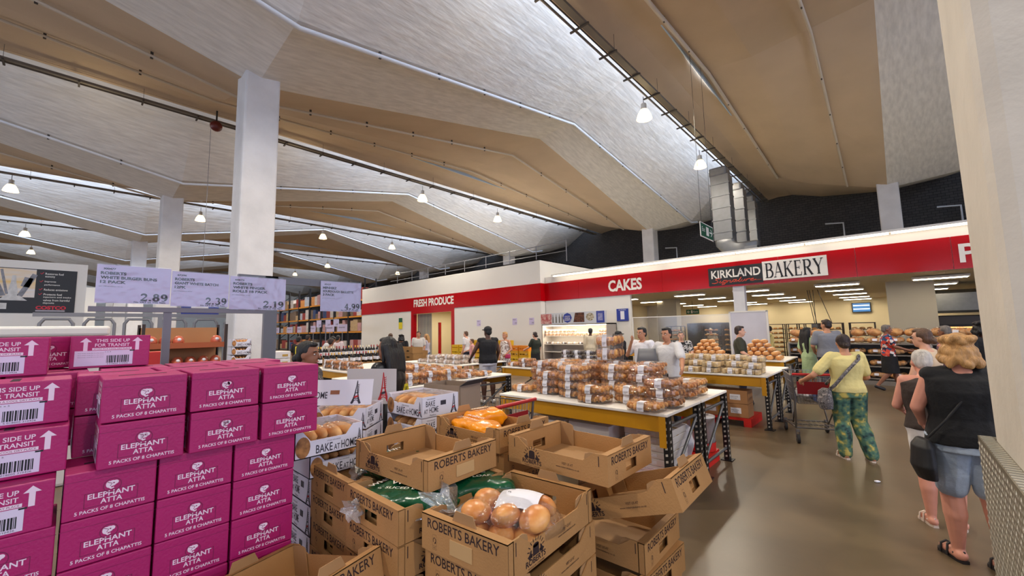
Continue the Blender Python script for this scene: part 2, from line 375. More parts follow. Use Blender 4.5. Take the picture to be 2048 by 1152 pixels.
for i, g in enumerate((MB().box(15.9, 15.96, -17.5, 17.5, 1, 7.4), MB().box(-37, 9, -20.96, -20.9, .9, 6.3))): struct(g.build('window_%d' % (8+i), mat('roof_light_glazing', (190, 214, 240), .3)))  # two unseen wall panes, added to go with the fill lamps
# columns
def column(n, x, y, w=.8, zt=8.5, lo=0.):
    b = MB(); c = .05; h = w/2
    b.loft([((x, y, lo), h*1.02, h*1.02), ((x, y, zt), h*1.02, h*1.02)], n=4)
    b = MB(); b.bbox(x-h, x+h, y-h, y+h, lo, zt, .05)
    if n == 3: b.box(x-h-.05, x+h+.012, y-h-.03, y-h+.1, lo, zt-.6)      # the corner guard strip on the near column
    o = struct(b.build('pillar', M_CONC)); return o
for k, x in enumerate(KX[2:7]):
    column(k, x, 3.05, zt=8.62)
for x in KX[1:5]: column(0, x, 27., zt=8.62)
b = MB(); b.bbox(.375, 1.3, 2.76, 3.62, 0, 8.6, .07); struct(b.build('pillar', mat('column_paint_warm', (214, 206, 192), .7, var=.08, vscale=2.2, bump=.25, bscale=14)))
# ---- fresh produce cold room: a white box with a doorway
PY = 15.66; PX = -12.54; PL = -30.6
b = MB(); b.box(PL, -23.5, PY, PY+.2, 0, 5.2); b.box(-19.4, PX, PY, PY+.2, 0, 5.2); b.box(-23.5, -19.4, PY, PY+.2, 2.95, 5.2)
b.box(PX-.2, PX, PY+.2, 31, 0, 5.2); b.box(PL, PL+.2, PY+.2, 31, 0, 5.2); b.box(PL, PX, PY, 31, 5.15, 5.2)
struct(b.build('wall_produce', M_WHITE))
b = MB(); b.box(-24.2, -18.9, 20.5, 20.6, 0, 5.1); b.box(-24.2, -24.1, PY+.2, 20.5, 0, 5.1); b.box(-18.9, -18.8, PY+.2, 20.5, 0, 5.1); b.box(-24.2, -18.8, PY+.2, 20.6, 3.2, 3.3)
struct(b.build('wall_cold_room', M_CREAM))
area('cold_room_lamp', (-21.4, 18, 3.1), (0, 0, 0), 3, 3, 130, (1, .9, .7))
b = MB(); y = PY-.03
b.box(-23.72, -23.45, y, PY+.24, 0, 3.12); b.box(-19.45, -19.18, y, PY+.24, 0, 3.12); b.box(-23.45, -19.45, y, PY+.24, 2.92, 3.12)
struct(b.build('door_1', M_RED))
t = MB(); 
for i in range(8): t.box(-23.4+.19*i, -23.4+.19*i+.18, PY+.3+.02*(i % 2), PY+.32+.02*(i % 2), .05, 2.9)
tag(t.build('strip_curtain', mat('grey_strip_curtain', (150, 146, 136), .3)), 'grey hanging strip curtain across the left half of the produce doorway', 'curtain')
t = thing('crash_rail', 'red steel guard post standing inside the fresh produce doorway', 'post', (-21.4, PY+.6, 0))
MB().box(-.07, .07, -.07, .07, 0, 2.3).build('post', M_RED, t); MB().box(-.14, .14, -.14, .14, 0, .03).build('foot_plate', M_RED, t)
# red fascia bands
b = MB(); b.box(PL, PX+.03, PY-.03, PY, 3.12, 4.0); b.box(PX, PX+.03, PY, 16., 3.12, 4.0); struct(b.build('trim_1', M_RED))
BY = 16.0
b = MB()
for i in range(9): b.box(PX+.03+i*1.98*1.0, PX+.03+i*1.98+1.97, BY-.03, BY, 3.12, 4.0)
b.box(PX+.03+9*1.98, 16, BY-.03, BY, 3.12, 4.0)
struct(b.build('trim_2', M_RED))
def lettering(name, mb, m, parent=None): return mb.build(name, m, parent)
o = MB().text((-23.4, PY-.035, 3.36), (1, 0, 0), (0, 0, 1), 'FRESH PRODUCE', 4.2, .5, .034).build('shop_sign', M_WHITEINK); tag(o, 'white capital letters FRESH PRODUCE on the red band', 'sign')
o = MB().text((-8.98, BY-.035, 3.3), (1, 0, 0), (0, 0, 1), 'CAKES', 1.55, .5, .034).build('shop_sign', M_WHITEINK); tag(o, 'white capital letters CAKES on the red band', 'sign')
o = MB().text((1.47, BY-.035, 3.28), (1, 0, 0), (0, 0, 1), 'P', .36, .5, .02).build('shop_sign', M_WHITEINK); tag(o, 'white capital letter P on the red band beside the big column', 'sign')
t = thing('shop_sign', 'black and white KIRKLAND Signature BAKERY sign on the red band', 'sign', (0, BY-.04, 0))
MB().box(-4.82, -3.08, -.02, 0, 3.19, 3.84).build('black_panel', M_BLACK, t)
MB().box(-3.08, -1.32, -.02, 0, 3.24, 3.88).build('white_panel', M_WHITEINK, t)
MB().text((-4.72, -.025, 3.45), (1, 0, 0), (0, 0, 1), 'KIRKLAND', 1.58, .29, .022).build('lettering', M_WHITEINK, t)
mr = mat('orange_red_ink', (226, 70, 40), .5)
b = MB()
def script(b, o, xd, yd, w, h):
    "a loose brush-script word"
    import itertools
    let = {'S': [(.8, .95), (.35, 1.), (.15, .78), (.5, .52), (.62, .22), (.25, .0), (-.15, .12)], 'i': [(.1, .5), (.0, .1), (.2, .0), (.4, .3)], 'g': [(.5, .5), (.15, .5), (.05, .15), (.35, .1), (.52, .5), (.4, -.25), (.05, -.35), (.1, -.1), (.7, .3)],
           'n': [(.0, .5), (-.03, .0), (.2, .45), (.4, .48), (.38, .05), (.55, .0), (.7, .3)], 'a': [(.5, .5), (.15, .5), (.05, .15), (.3, .05), (.52, .5), (.48, .02), (.75, .3)], 't': [(.3, .95), (.12, .1), (.3, .0), (.5, .3)], 'u': [(.1, .5), (.02, .1), (.25, .02), (.46, .5), (.43, .05), (.65, .3)],
           'r': [(.05, .5), (.0, .0), (.15, .4), (.4, .5), (.5, .3)], 'e': [(.05, .25), (.4, .35), (.35, .52), (.1, .4), (.08, .08), (.35, .02), (.7, .25)]}
    adv = {'S': .8, 'i': .34, 'g': .6, 'n': .62, 'a': .66, 't': .42, 'u': .6, 'r': .46, 'e': .6}
    x = 0; tot = sum(adv[c] for c in 'Signature')
    for c in 'Signature':
        p = [((x+q[0]+.25*q[1])/tot*w, q[1]*h) for q in let[c]]; b.ribbon(o, xd, yd, p, .13*h); x += adv[c]
    b.ribbon(o, xd, yd, [(w*.97, .1*h), (w*1.15, .12*h)], .05*h)
script(b, (-4.68, -.025, 3.27), (1, 0, 0), (0, 0, 1), 1.35, .17); b.build('script_lettering', mr, t)
MB().text((-3.0, -.025, 3.31), (1, 0, 0), (0, 0, 1), 'BAKERY', 1.6, .5, serif=True).build('serif_lettering', M_INK, t)
# ---- bakery front and room
BL = -12.5
b = MB(); b.box(BL, -8.0, BY, BY+.15, 0, 4.3); b.box(-8.0, 16, BY, BY+.15, 3.12, 4.3); struct(b.build('wall_bakery', M_WHITE))
b = MB(); b.box(-11.9, 16, BY-.30, BY, 4.30, 4.36); struct(b.build('trim_3', M_WHITE))
b = MB()
for i in range(14): b.box(-11.8+2*i, -9.85+2*i, BY-.27, BY-.19, 4.245, 4.30)
lt = b.build('strip_light', M_TUBE); tag(lt, 'long lit strip light under the cornice above the red bakery band', 'light')
for i in range(5): area('strip_light_glow', (-9+5.*i, BY-.2, 4.2), (R(25), 0, 0), 4.6, .06, 3, (1, .88, .66))
struct(MB().box(-12.3, 16, BY+.15, 31, 3.16, 3.24).build('ceiling', mat('bakery_ceiling_tile', (244, 234, 210), .8)))
struct(MB().box(-12.3, 16, 31, 31.2, 0, 3.2).build('wall_bakery_back', M_CREAM))
struct(MB().box(-12.3, -12.1, BY+.15, 31, 0, 3.2).build('wall_bakery_left', M_CREAM))
b = MB(); b.box(-4.06, -3.70, BY+.02, BY+.3, 0, 3.12); struct(b.build('pillar', M_CONC))
b = MB(); b.box(-.05, 1.15, 19.5, 20.3, 0, 3.16); struct(b.build('pillar', mat('grey_pier', (176, 168, 152), .7)))
b = MB(); b.box(-9.0, -8.0, 21, 21.6, 0, 3.16); struct(b.build('pillar', mat('grey_pier', (176, 168, 152), .7)))
def mk_panel():
    t = thing('ceiling_light_panel', '', 'light', group='light panels on the bakery ceiling')
    MB().box(-.62, .62, -.17, .17, 0, .07).build('housing', M_WHITE, t); MB().box(-.58, .58, -.14, .14, -.012, 0).build('diffuser', M_PANEL, t); return t
mkp = Maker(mk_panel)
rows = [(-9.3, 'over the cakes end'), (-6.3, 'left in the bakery room'), (-3.95, 'just right of the white post'), (-1.3, 'over the grey-shirted man'), (1.2, 'in front of the steel hood')]
for x, w_ in rows:
    for j, y in enumerate((18.1, 21.1, 24.2, 27.3, 30.0)):
        mkp('lit ceiling panel, %s from front, row %s' % (ORD[j], w_), (x, y, 3.06))
# diamond plate guard round the near column
M_DIA = mat('diamond_plate', (150, 142, 124), .38, metal=.55, var=.15, vscale=5)
M_DIA2 = mat('diamond_plate_bars', (226, 222, 208), .3, metal=.6)
t = thing('column_guard', 'diamond plate steel guard wrapped round the foot of the near column', 'guard', (0, 0, 0))
gx, gy0, gy1, gh = .315, 2.2, 3.66, 1.08
b = MB(); b.box(gx, 1.4, gy1-.06, gy1, 0, gh); b.box(gx, gx+.06, gy0, gy1-.06, 0, gh); b.box(1.34, 1.4, gy0, gy1-.06, 0, gh); b.box(gx+.06, 1.34, gy0, gy0+.06, 0, gh)
b.build('plate', M_DIA, t)
b = MB()
for i in range(34):
    for j in range(26):
        y = gy0+.02+i*.043; z = .03+j*.0405; s = 1 if (i+j) % 2 else -1
        u = Vector((0, cos(R(62))*s, sin(R(62)))); v_ = Vector((0, -u.z, u.y)); c = Vector((gx-.0005, y, z))
        b.add([c+u*.019, c+v_*.0055, c-u*.019, c-v_*.0055, c+Vector((-.004, 0, 0))], [(0, 1, 4), (1, 2, 4), (2, 3, 4), (3, 0, 4)])
for i in range(34):
    y = gy0+.02+i*.043; s = 1 if i % 2 else -1
    b.box(gx+.006, gx+.054, y-.007, y+.007, gh, gh+.003)
b.build('raised_bars', M_DIA2, t)
# ------------------------------------------------------------------ overhead: trays, pipes, lamps, ducts
def cable_tray(x, z, label, wide=.42, y0=-18, y1=31.5):
    t = thing('cable_tray', label, 'cable tray', (x, 0, z))
    b = MB(); b.box(-wide/2, -wide/2+.03, y0, y1, 0, .07); b.box(wide*.05, wide/2, y0, y1, 0, .08); b.build('rail', M_TRAY, t)
    y = y0+.7
    while y < y1: MB().box(-wide/2-.1, wide/2+.08, y-.025, y+.025, -.05, -.005).build('cross_bracket', mat('dark_bracket', (64, 58, 52), .6), t); y += 1.55
    y = y0+.7
    while y < y1: MB().box(wide/2-.005, wide/2+.005, y-.005, y+.005, -.02, .55).build('hanger_rod', M_TRAY, t); y += 3.1
    b = MB(); b.tube([(-wide*.1, y0, .03), (-wide*.1, y1, .03)], .022, 6); b.build('conduit', mat('dark_cable', (48, 42, 40), .6), t)
cable_tray(-5.62, 10.0, 'grey cable tray running along the roof straight over the nearest hanging lamps')
cable_tray(-18.75, 10.02, 'grey cable tray running behind the tall near column', .26)
cable_tray(-31.9, 10.02, 'grey cable tray over the third line of lamps', .2)
cable_tray(-44.9, 10.02, 'grey cable tray over the far line of lamps, beyond the second column', .2)
def pipe(label, pts, r, m=M_PIPE, clips=2.4, name='roof_pipe'):
    t = thing(name, label, 'pipe', (0, 0, 0)); MB().tube(pts, r, 8).build('pipe', m, t)
    for a, c in zip(pts, pts[1:]):
        a, c = Vector(a), Vector(c); L = (c-a).length; k = int(L/clips)
        for i in range(1, k+1):
            q = a+(c-a)*(i/(k+1)); MB().box(q.x-.02, q.x+.02, q.y-.03, q.y+.03, q.z-.07, q.z+.2).build('clip', mat('dark_bracket', (64, 58, 52), .6), t)
def ridge(xoff, zoff, k, y0=-20.5, y1=28.5):
    pts = []
    for y in [y0]+[q for q in (-20.95, -8.95, 3.05, 15.05, 27.05) if y0 < q < y1]+[y1]:
        z = zlow(y); f = (z-8.3)/2.65; pts.append((KX[k]+2.85-.85*f+xoff, y, z+.25-.1*f+zoff))
    return pts
for k, nm in ((1, 'right of the big column'), (2, 'following the pale roof fold over the tall near column'), (3, 'following the roof fold over the second column'), (4, 'following the roof fold over the third column'), (5, 'following the farthest roof fold')):
    pipe('white sprinkler pipe '+nm, ridge(-.05, -.12, k), .055)
def slabpipe(k, t, label, r=.045):
    pts = []
    for y in (-20.5, -8.95, 3.05, 15.05, 26.8):
        z = LIPZ+(zlow(y)-LIPZ)*t+.28*sin(pi*min(1, t*2.2))*(t < .4546)-.12; pts.append((LIPX[k]+(KX[k]-LIPX[k])*t, y, z))
    pipe(label, pts, r, mat('cream_pipe', (208, 196, 178), .5))
slabpipe(1, .76, 'cream pipe along the wide tan slab between the lamps and the big column')
slabpipe(1, .28, 'cream pipe along the tan slab just right of the nearest cable tray', .06)
slabpipe(2, .74, 'cream pipe bending over the tan slab right of the tall near column')
slabpipe(2, .3, 'cream pipe close beside the cable tray behind the tall near column')
slabpipe(3, .7, 'cream pipe across the tan slab over the second column')
pipe('thick grey pipe along the dark brick back wall', [(-30, 32.4, 6.5), (15, 32.4, 6.5)], .16, M_DPIPE, 3)
pipe('thin grey pipe under the thick one on the back wall', [(-30, 32.2, 5.9), (15, 32.2, 5.9)], .09, M_DPIPE, 3)
pipe('lowest dark pipe along the back wall', [(-30, 32, 5.4), (15, 32, 5.4)], .12, M_DARK, 3)
for i, x in enumerate((-13, -8.3, -2.6, 2.4)):
    pipe('white drop pipe, %s from the left on the brick back wall' % ORD[i], [(x, 32.6, 8.1), (x+.9, 32.6, 8.0), (x+.9, 32.6, 6.6)], .05, clips=9)
def mk_lamp():
    t = thing('hanging_lamp', '', 'lamp', group='hanging lamps under the roof')
    MB().tube([(0, 0, .3), (0, 0, .62)], .012, 6).build('hanger', M_BLACK, t)
    MB().lathe([(0, .34), (.09, .34), (.1, .32), (.1, .16), (.13, .12), (.13, .1)], 18).build('gear_housing', mat('pale_grey_plastic', (205, 200, 190), .4), t)
    MB().lathe([(.11, .12), (.16, .06), (.24, -.1), (.275, -.24), (.285, -.25), (.27, -.25), (.235, -.11), (.15, .05), (.1, .11)], 24).build('shade', M_LAMPGLASS, t)
    MB().ell((0, 0, -.06), (.07, .07, .12)).build('bulb', M_BULB, t); return t
mkl = Maker(mk_lamp)
LN = ['nearest, under the first cable tray', 'beyond the nearest one, beside the metal ducts', 'hanging centrally right of the tall near column', 'behind the lamp right of the tall near column', 'between the second column and the tall near column', 'right of the tall near column, over the price signs',
      'far off above the fresh produce wall', 'at the left edge, lowest of the bright ones there', 'at the left over the white poster wall', 'just above the white poster', 'small and far, right of the tall column', 'smallest, far behind the baguette price card', 'far over the end of the fresh produce wall']
for i, p in enumerate(LAMPPOS):
    if i < len(LN): mkl('lit bell-shaped hanging lamp, '+LN[i], p)
    l = bpy.data.lights.new('lamp_light', 'SPOT'); l.energy = 1080; l.color = (1, .9, .76); l.shadow_soft_size = .18; l.spot_size = R(150); l.spot_blend = .6
    o = bpy.data.objects.new('lamp_light', l); C.objects.link(o); o.location = p+Vector((0, 0, -.3))
    l = bpy.data.lights.new('lamp_glow', 'POINT'); l.energy = 26; l.color = (1, .8, .5); l.shadow_soft_size = .12
    o = bpy.data.objects.new('lamp_glow', l); C.objects.link(o); o.location = p+Vector((0, 0, -.36))
for x, y in ((7, 8), (7, 1), (-6.1, -6), (7, -8), (-32, 0), (-45, 5), (-45, 12), (-58, 4), (-58, 12)):
    l = bpy.data.lights.new('lamp_light', 'SPOT'); l.energy = 1080; l.color = (1, .9, .76); l.shadow_soft_size = .18; l.spot_size = R(150); l.spot_blend = .6
    o = bpy.data.objects.new('lamp_light', l); C.objects.link(o); o.location = (x, y, 9)
t = thing('fire_bell', 'dark red bell hanging under the tray left of the tall near column', 'bell', px(433, 247, 'X', -18.3))
MB().tube([(0, 0, .0), (0, 0, .5)], .03, 6).build('bracket', M_BLACK, t); b = MB(); b.M = Matrix.Rotation(R(90), 4, 'Y'); b.lathe([(0, .12), (.16, .1), (.2, .0), (.2, -.06), (0, -.1)], 18, (.1, 0, 0)); b.build('dome', mat('dark_red', (96, 26, 22), .4), t)
def duct(y, x, z1, label):
    t = thing('air_duct', label, 'duct', (x, y, 0)); b = MB(); w = .36
    b.bbox(-w, w, -.3, .3, 5.3, z1, .02)
    for i in range(5): z = 5.6+i*(z1-5.7)/4.6; b.box(-w-.02, w+.02, -.32, .32, z, z+.05)
    b.build('vertical_run', M_STEEL, t)
    b = MB(); pts = [(0, .0, 5.4), (.02, 0, 5.1), (.2, 0, 4.85), (.5, 0, 4.8), (1.0, 0, 4.8)]
    b.smooth = False
    b.loft([((0, 0, 5.45), .37, .3), ((.03, 0, 5.15), .37, .3, Matrix.Rotation(R(15), 3, 'Y').transposed()), ((.22, 0, 4.92), .34, .3, Matrix.Rotation(R(-50), 3, 'Y')), ((.5, 0, 4.82), .3, .3, Matrix.Rotation(R(-85), 3, 'Y')), ((1.2, 0, 4.82), .3, .3, Matrix.Rotation(R(-90), 3, 'Y'))], n=16, sq=.35)
    b.build('elbow', M_STEEL, t)
    MB().box(.75, 1.2, -.3, .3, 3.25, 4.9).build('roof_curb', M_STEEL, t)
    b = MB(); b.bbox(-.4, .3, -.33, .33, z1-.05, z1+.35, .08); b.build('top_elbow', M_STEEL, t)
duct(18.6, -4.85, 8.1, 'square metal air duct, the nearest of the three over the bakery sign')
duct(21.6, -5.0, 8.2, 'square metal air duct, the middle of the three over the bakery sign')
duct(24.6, -5.15, 8.3, 'square metal air duct, farthest of the three over the bakery sign')
# green exit signs
M_GREEN = mat('exit_green', (24, 92, 62), .4)
t = thing('exit_sign', 'green Exit sign with white arrow hanging beside the metal duct', 'sign', (-4.2, 14, 0))
p = px(1400, 442, 'X', -4.2); q = px(1427, 480, 'X', -4.2); y0, y1 = p.y-14, q.y-14; zz0, zz1 = px(1400, 471, 'X', -4.2).z, p.z
MB().box(-.02, 0, y0, y1, zz0, zz1).build('panel', M_WHITEINK, t); MB().box(0, .005, y0+.03, y1-.03, zz0+.03, zz1-.03).build('green_face', M_GREEN, t)
b = MB(); w_ = y1-y0; h_ = zz1-zz0
b.text((.008, y0+.1*w_, zz0+.4*h_), (0, 1, 0), (0, 0, 1), 'Exit', .22*w_, .3*h_); b.box(.006, .008, y0+.42*w_, y0+.62*w_, zz0+.2*h_, zz0+.8*h_)
b.ribbon((.008, y0+.68*w_, zz0+.5*h_), (0, 1, 0), (0, 0, 1), [(0, 0), (.2*w_, 0)], .1*h_); b.ribbon((.008, y0+.68*w_, zz0+.5*h_), (0, 1, 0), (0, 0, 1), [(.1*w_, .25*h_), (.22*w_, 0), (.1*w_, -.25*h_)], .09*h_)
b.build('lettering', M_WHITEINK, t)
b = MB(); b.tube([(0, y0+.1, zz1), (0, y0+.1, zz1+5.75)], .006, 4); b.tube([(0, y1-.1, zz1), (0, y1-.1, zz1+5.75)], .006, 4); b.build('wire', M_BLACK, t)
# railing on the cold room roof
t = thing('roof_railing', 'thin grey railing on top of the fresh produce cold room', 'railing', (0, 0, 0))
b = MB()
for i in range(9): x = -28+i*2.0; MB().tube([(x, 17.2, 5.2), (x, 17.2, 6.3)], .025, 5).build('post', M_GREY, t)
b = MB(); b.tube([(-29, 17.2, 6.25), (-12, 17.2, 6.25)], .03, 5); b.tube([(-29, 17.2, 5.75), (-12, 17.2, 5.75)], .02, 5); b.build('rail', M_GREY, t)
# ------------------------------------------------------------------ pink chapatti cartons
M_PINK = mat('magenta_carton', (172, 20, 100), .5, var=.05, vscale=3, bump=.1, bscale=90)
M_PINKD = mat('dark_magenta_ink', (122, 14, 74), .55)
M_PWHITE = mat('carton_white_ink', (238, 214, 232), .6)
M_LABEL = mat('white_carton_label', (222, 208, 232), .55)
BW, BD, BH = .255, .30, .163                                     # y, x, z
def logo_face(o, xd, yd, w, h):
    "the elephant badge; o is the centre of the face"
    o, xd, yd = Vector(o), Vector(xd).normalized(), Vector(yd).normalized(); b = MB(); n = xd.cross(yd)
    b.m = 1; b.disc(o+yd*.10*h+n*.0002, xd, yd, .10*w, .155*h, 24, .9)
    for u0, u1, v0, v1 in ((-.28, .28, -.3, -.288), (-.28, .28, .0, .012), (-.285, -.277, -.3, .012), (.277, .285, -.3, .012), (-.5, .5, .31, .318)):
        b.quad(o+xd*u0*w+yd*v0*h, o+xd*u1*w+yd*v0*h, o+xd*u1*w+yd*v1*h, o+xd*u0*w+yd*v1*h)
    b.m = 0
    e = lambda u, v, ru, rv: b.disc(o+xd*u*w+yd*v*h+n*.0005, xd, yd, ru*w, rv*h, 14)
    e(.0, .14, .045, .065); e(-.035, .125, .036, .075); e(.032, .155, .034, .045)
    b.ribbon(o+n*.0005, xd, yd, [(-.01*w, .14*h), (-.03*w, .06*h), (-.012*w, .03*h), (.018*w, .045*h)], [.035*w, .03*w, .022*w, .016*w])
    b.text(o+xd*-.25*w+yd*-.125*h, xd, yd, 'ELEPHANT', .50*w, .115*h, .02); b.text(o+xd*-.115*w+yd*-.26*h, xd, yd, 'ATTA', .23*w, .11*h, .02)
    b.text(o+xd*-.37*w+yd*-.41*h, xd, yd, '5 PACKS OF 8 CHAPATTIS', .74*w, .075*h, .015)
    b.m = 1; b.disc(o+xd*.014*w+yd*.145*h+n*.0008, xd, yd, .01*w, .014*h, 8); b.ribbon(o+n*.0008, xd, yd, [(-.055*w, .18*h), (-.004*w, .14*h), (-.024*w, .085*h)], .008*w)
    return b
def transit_face(o, xd, yd, w, h):
    o, xd, yd = Vector(o), Vector(xd).normalized(), Vector(yd).normalized(); b = MB(); n = xd.cross(yd)
    P = lambda u, v, d=0.: o+xd*u*w+yd*v*h+n*d
    for s in (-.32, .32):
        b.ribbon(o, xd, yd, [(s*w, .02*h), (s*w, .32*h)], .05*w); b.add([P(s-.07, .3), P(s+.07, .3), P(s, .43)], [(0, 1, 2)])
    b.text(P(-.2, .29), xd, yd, 'THIS SIDE UP', .42*w, .1*h, .015); b.text(P(-.21, .15), xd, yd, 'FOR TRANSIT', .43*w, .1*h, .015)
    b.quad(P(-.24, .045), P(.25, .045), P(.25, .115), P(-.24, .115))
    b.m = 2; b.quad(P(-.44, -.43, .0004), P(.27, -.43, .0004), P(.27, .03, .0004), P(-.44, .03, .0004))
    b.m = 1; b.text(P(-.22, .06, .0003), xd, yd, 'STORE IN A COOL DRY PLACE', .45*w, .04*h)
    b.m = 3; random.seed(3); x = -.06
    while x < .22:
        q = random.choice((.006, .01, .016)); b.quad(P(x, -.36, .0008), P(x+q, -.36, .0008), P(x+q, -.13, .0008), P(x, -.13, .0008)); x += q+random.choice((.006, .01))
    for i in range(3): b.text(P(-.4, -.06-.06*i, .0008), xd, yd, 'Roti wraps, keep flat in a dry store', .3*w, .025*h)
    b.text(P(-.05, -.41, .0008), xd, yd, '5 018605 310426', .26*w, .035*h); b.text(P(-.08, -.03, .0008), xd, yd, '1 x 5', .07*w, .03*h)
    b.quad(P(.225, -.01, .0008), P(.29, -.01, .0008), P(.29, .025, .0008), P(.225, .025, .0008))
    return b
def mk_carton():
    t = thing('chapatti_carton', '', 'carton', group='stacked pink chapatti cartons')
    x, y = BD/2-.0025, BW/2-.0025; b = MB()
    b.bbox(-x, x, -y, y, 0, BH-.001, .004); b.m = 1; b.box(-.012, .012, -.075, .075, BH-.0012, BH-.0004)      # slit handle
    b.build('body', [M_PINK, mat('slit_dark', (40, 8, 26), .8)], t)
    b = logo_face((x+.0006, 0, BH/2), (0, 1, 0), (0, 0, 1), BW, BH); b.build('printed_badge', [M_PWHITE, M_PINKD], t)
    logo_face((-x-.0006, 0, BH/2), (0, -1, 0), (0, 0, 1), BW, BH).build('printed_badge', [M_PWHITE, M_PINKD], t)
    transit_face((0, -y-.0006, BH/2), (1, 0, 0), (0, 0, 1), BD, BH).build('transit_print', [M_PWHITE, M_PINKD, M_LABEL, M_INK], t)
    return t
mkc = Maker(mk_carton)
b = MB()
for x in (-3.1, -2.75, -2.4): b.box(x-.16, x+.16, -.6, .82, .09, .112)
for y in (-.55, .1, .75): b.box(-3.2, -2.24, y-.05, y+.05, 0, .09)
tag(b.build('pallet', mat('wood_pallet', (150, 120, 82), .8)), 'wooden pallet under the tall pink carton stack', 'pallet')
random.seed(11); PXF = -2.2
cols = [('rightmost', .537), ('second from the right', .279), ('third from the right', .021)]
for cn, y in cols:
    for l in range(7):
        if l < 2 and cn == 'third from the right': pass
        mkc('pink chapatti carton in the lower block, %s column, %s' % (cn, 'at the top' if l == 6 else ORD[6-l]+' from the top'), (PXF-BD/2+random.uniform(-.004, .004), y+BW/2, .112+l*BH+l*.002), 0)
zl = .112+7*BH+.012
for l in range(7):                                               # the column at the left edge, turned so the transit label faces out at the top
    if l == 6: mkc('pink carton with transit label facing out, lowest labelled one at the left edge', (PXF-BW/2, .005-BD/2, zl-BH-.002), R(90))
    else: mkc('pink carton at the left edge, %s below the transit-labelled ones' % ORD[5-l], (PXF-BD/2, .015-BW/2, .112+l*(BH+.002)), 0)
mkc('pink carton with transit label, middle of the three stacked at the left edge', (PXF-.09-BW/2, .028-BD/2, zl+.001), R(90))
mkc('pink carton with transit label, upper of the three stacked at the left edge', (PXF-.18-BW/2, .025-BD/2, zl+.001+BH+.002), R(90))
for i in range(3):                                               # two upper tiers of three columns, three rows deep
    for j in range(2):
        for r in range(3):
            if j == 0 and r == 2: continue
            y = .098+i*.266+BW/2+(0, -.062, .02)[r]; x = PXF+.03-BD/2-r*(BD+.006)
            mkc('pink chapatti carton in the %s tier, %s column, %s row' % (('second', 'top')[j], ('left', 'middle', 'right')[i], ('front', 'second', 'rear')[r]), (x, y, zl+.001+j*(BH+.004)), R(random.uniform(-1.2, 1.2)))
z2 = zl+2*BH+.008
for i in range(3): mkc('pink carton under the rear row at the back, %s column' % ('left', 'middle', 'right')[i], (PXF+.03-BD/2-2*(BD+.006), .098+i*.266+BW/2, zl+.001), 0)
for i in range(2):                                               # the rear row goes on to the left
    for j in range(2): mkc('pink carton in the rear row behind the labelled stack, %s, %s tier' % (('nearer', 'farther')[i], ('lower', 'upper')[j]), (PXF+.03-BD/2-2*(BD+.006), -.045-.262*i, zl+.001+j*(BH+.004)), 0)
mkc('pink carton with transit label, on top of the back row, right one', (-3.0-.1, .06+BD/2-.05, z2), R(90))
mkc('pink carton with transit label, on top of the back row, left one', (-2.87, -.05-BD/2, z2-.005), R(90))
for l in range(2): mkc('pink carton at the very back left, %s of two under the turned one' % ORD[l], (-3.36, -.14, zl+.001+l*(BH+.003)), R(14))
mkc('pink carton turned badge outwards between the two labelled ones at the back', (-3.34, -.1, z2), R(16))
# ------------------------------------------------------------------ price sign frame
def price_card(name, label, p00, p01, p10, X, lines, price, code):
    "card on the plane x = X from photo pixels: top-left, bottom-left, top-right"
    a, b_, c = px(*p00, 'X', X), px(*p01, 'X', X), px(*p10, 'X', X); y0, y1, zb, zt = a.y, c.y, b_.z, (a.z+c.z)/2
    t = thing('price_card', label, 'sign', (X, (y0+y1)/2, zb), group='lilac price cards'); w = y1-y0; h = zt-zb
    MB().box(-.003, 0, -w/2, w/2, 0, h).build('card', M_LILAC, t)
    b = MB(); xd, yd = (0, 1, 0), (0, 0, 1)
    b.text((.0015, -w*.42, h*.87), xd, yd, code, .16*w, .05*h, .04)
    for i, s in enumerate(lines): b.text((.0015, -w*.45, h*(.74-.115*i)), xd, yd, s, min(.75, .047*len(s))*w, .08*h, .045)
    b.text((.0015, -w*.46, h*(.74-.115*len(lines)+.02)), xd, yd, 'per 100 grammes 36.1p', .3*w, .03*h)
    b.text((.0015, w*.08, h*.07), xd, yd, price, .4*w, .2*h, serif=True); b.text((.0015, 0, h*.015), xd, yd, 'No VAT on This Item', .44*w, .045*h, .03)
    b.build('lettering', M_INK, t)
    MB().box(.002, .0035, -w/2, w/2, -.006, h+.006).build('clear_sleeve', film('clear_sleeve', refl=.015, white=.01, rough=.25, bump=.6, bscale=9), t); return t
price_card('a', 'lilac price card 2.89 ROBERTS WHITE BURGER BUNS, leftmost on the rail', (195, 525), (190, 605), (343, 541), -3.4, ['ROBERTS', 'WHITE BURGER BUNS', '12 PACK'], '2.89', '300477')
price_card('b', 'lilac price card 2.39 ROBERTS GIANT WHITE BATCH, middle on the rail', (345, 541), (341, 612), (459, 551), -3.4, ['ROBERTS', 'GIANT WHITE BATCH', '12PK'], '2.39', '47396')
price_card('c', 'lilac price card 2.19 ROBERTS WHITE FINGER ROLLS, rightmost on the rail', (461, 551), (458, 618), (572, 560), -3.4, ['ROBERTS', 'WHITE FINGER', 'ROLLS 18 PACK'], '2.19', '60676')
price_card('d', 'lilac price card 4.99 sourdough baguette, hanging alone right of the others', (642, 562), (640, 622), (722, 567), -5.5, ['MENHIRZ', 'SOURDOUGH BAGUETTE', '3 PACK'], '4.99', '45437')
t = thing('sign_stand', 'grey metal stand holding the three lilac price cards behind the pink cartons', 'stand', (-3.43, .43, 0))
b = MB(); b.box(-.015, .015, -.02, .02, 0, 1.93); b.build('post', M_GREY, t)
b = MB(); b.box(-.018, .022, -.36, .55, 1.905, 1.935); b.build('rail', M_GREY, t); b = MB(); b.box(-.2, .2, -.2, .2, 0, .02); b.build('foot', M_GREY, t)
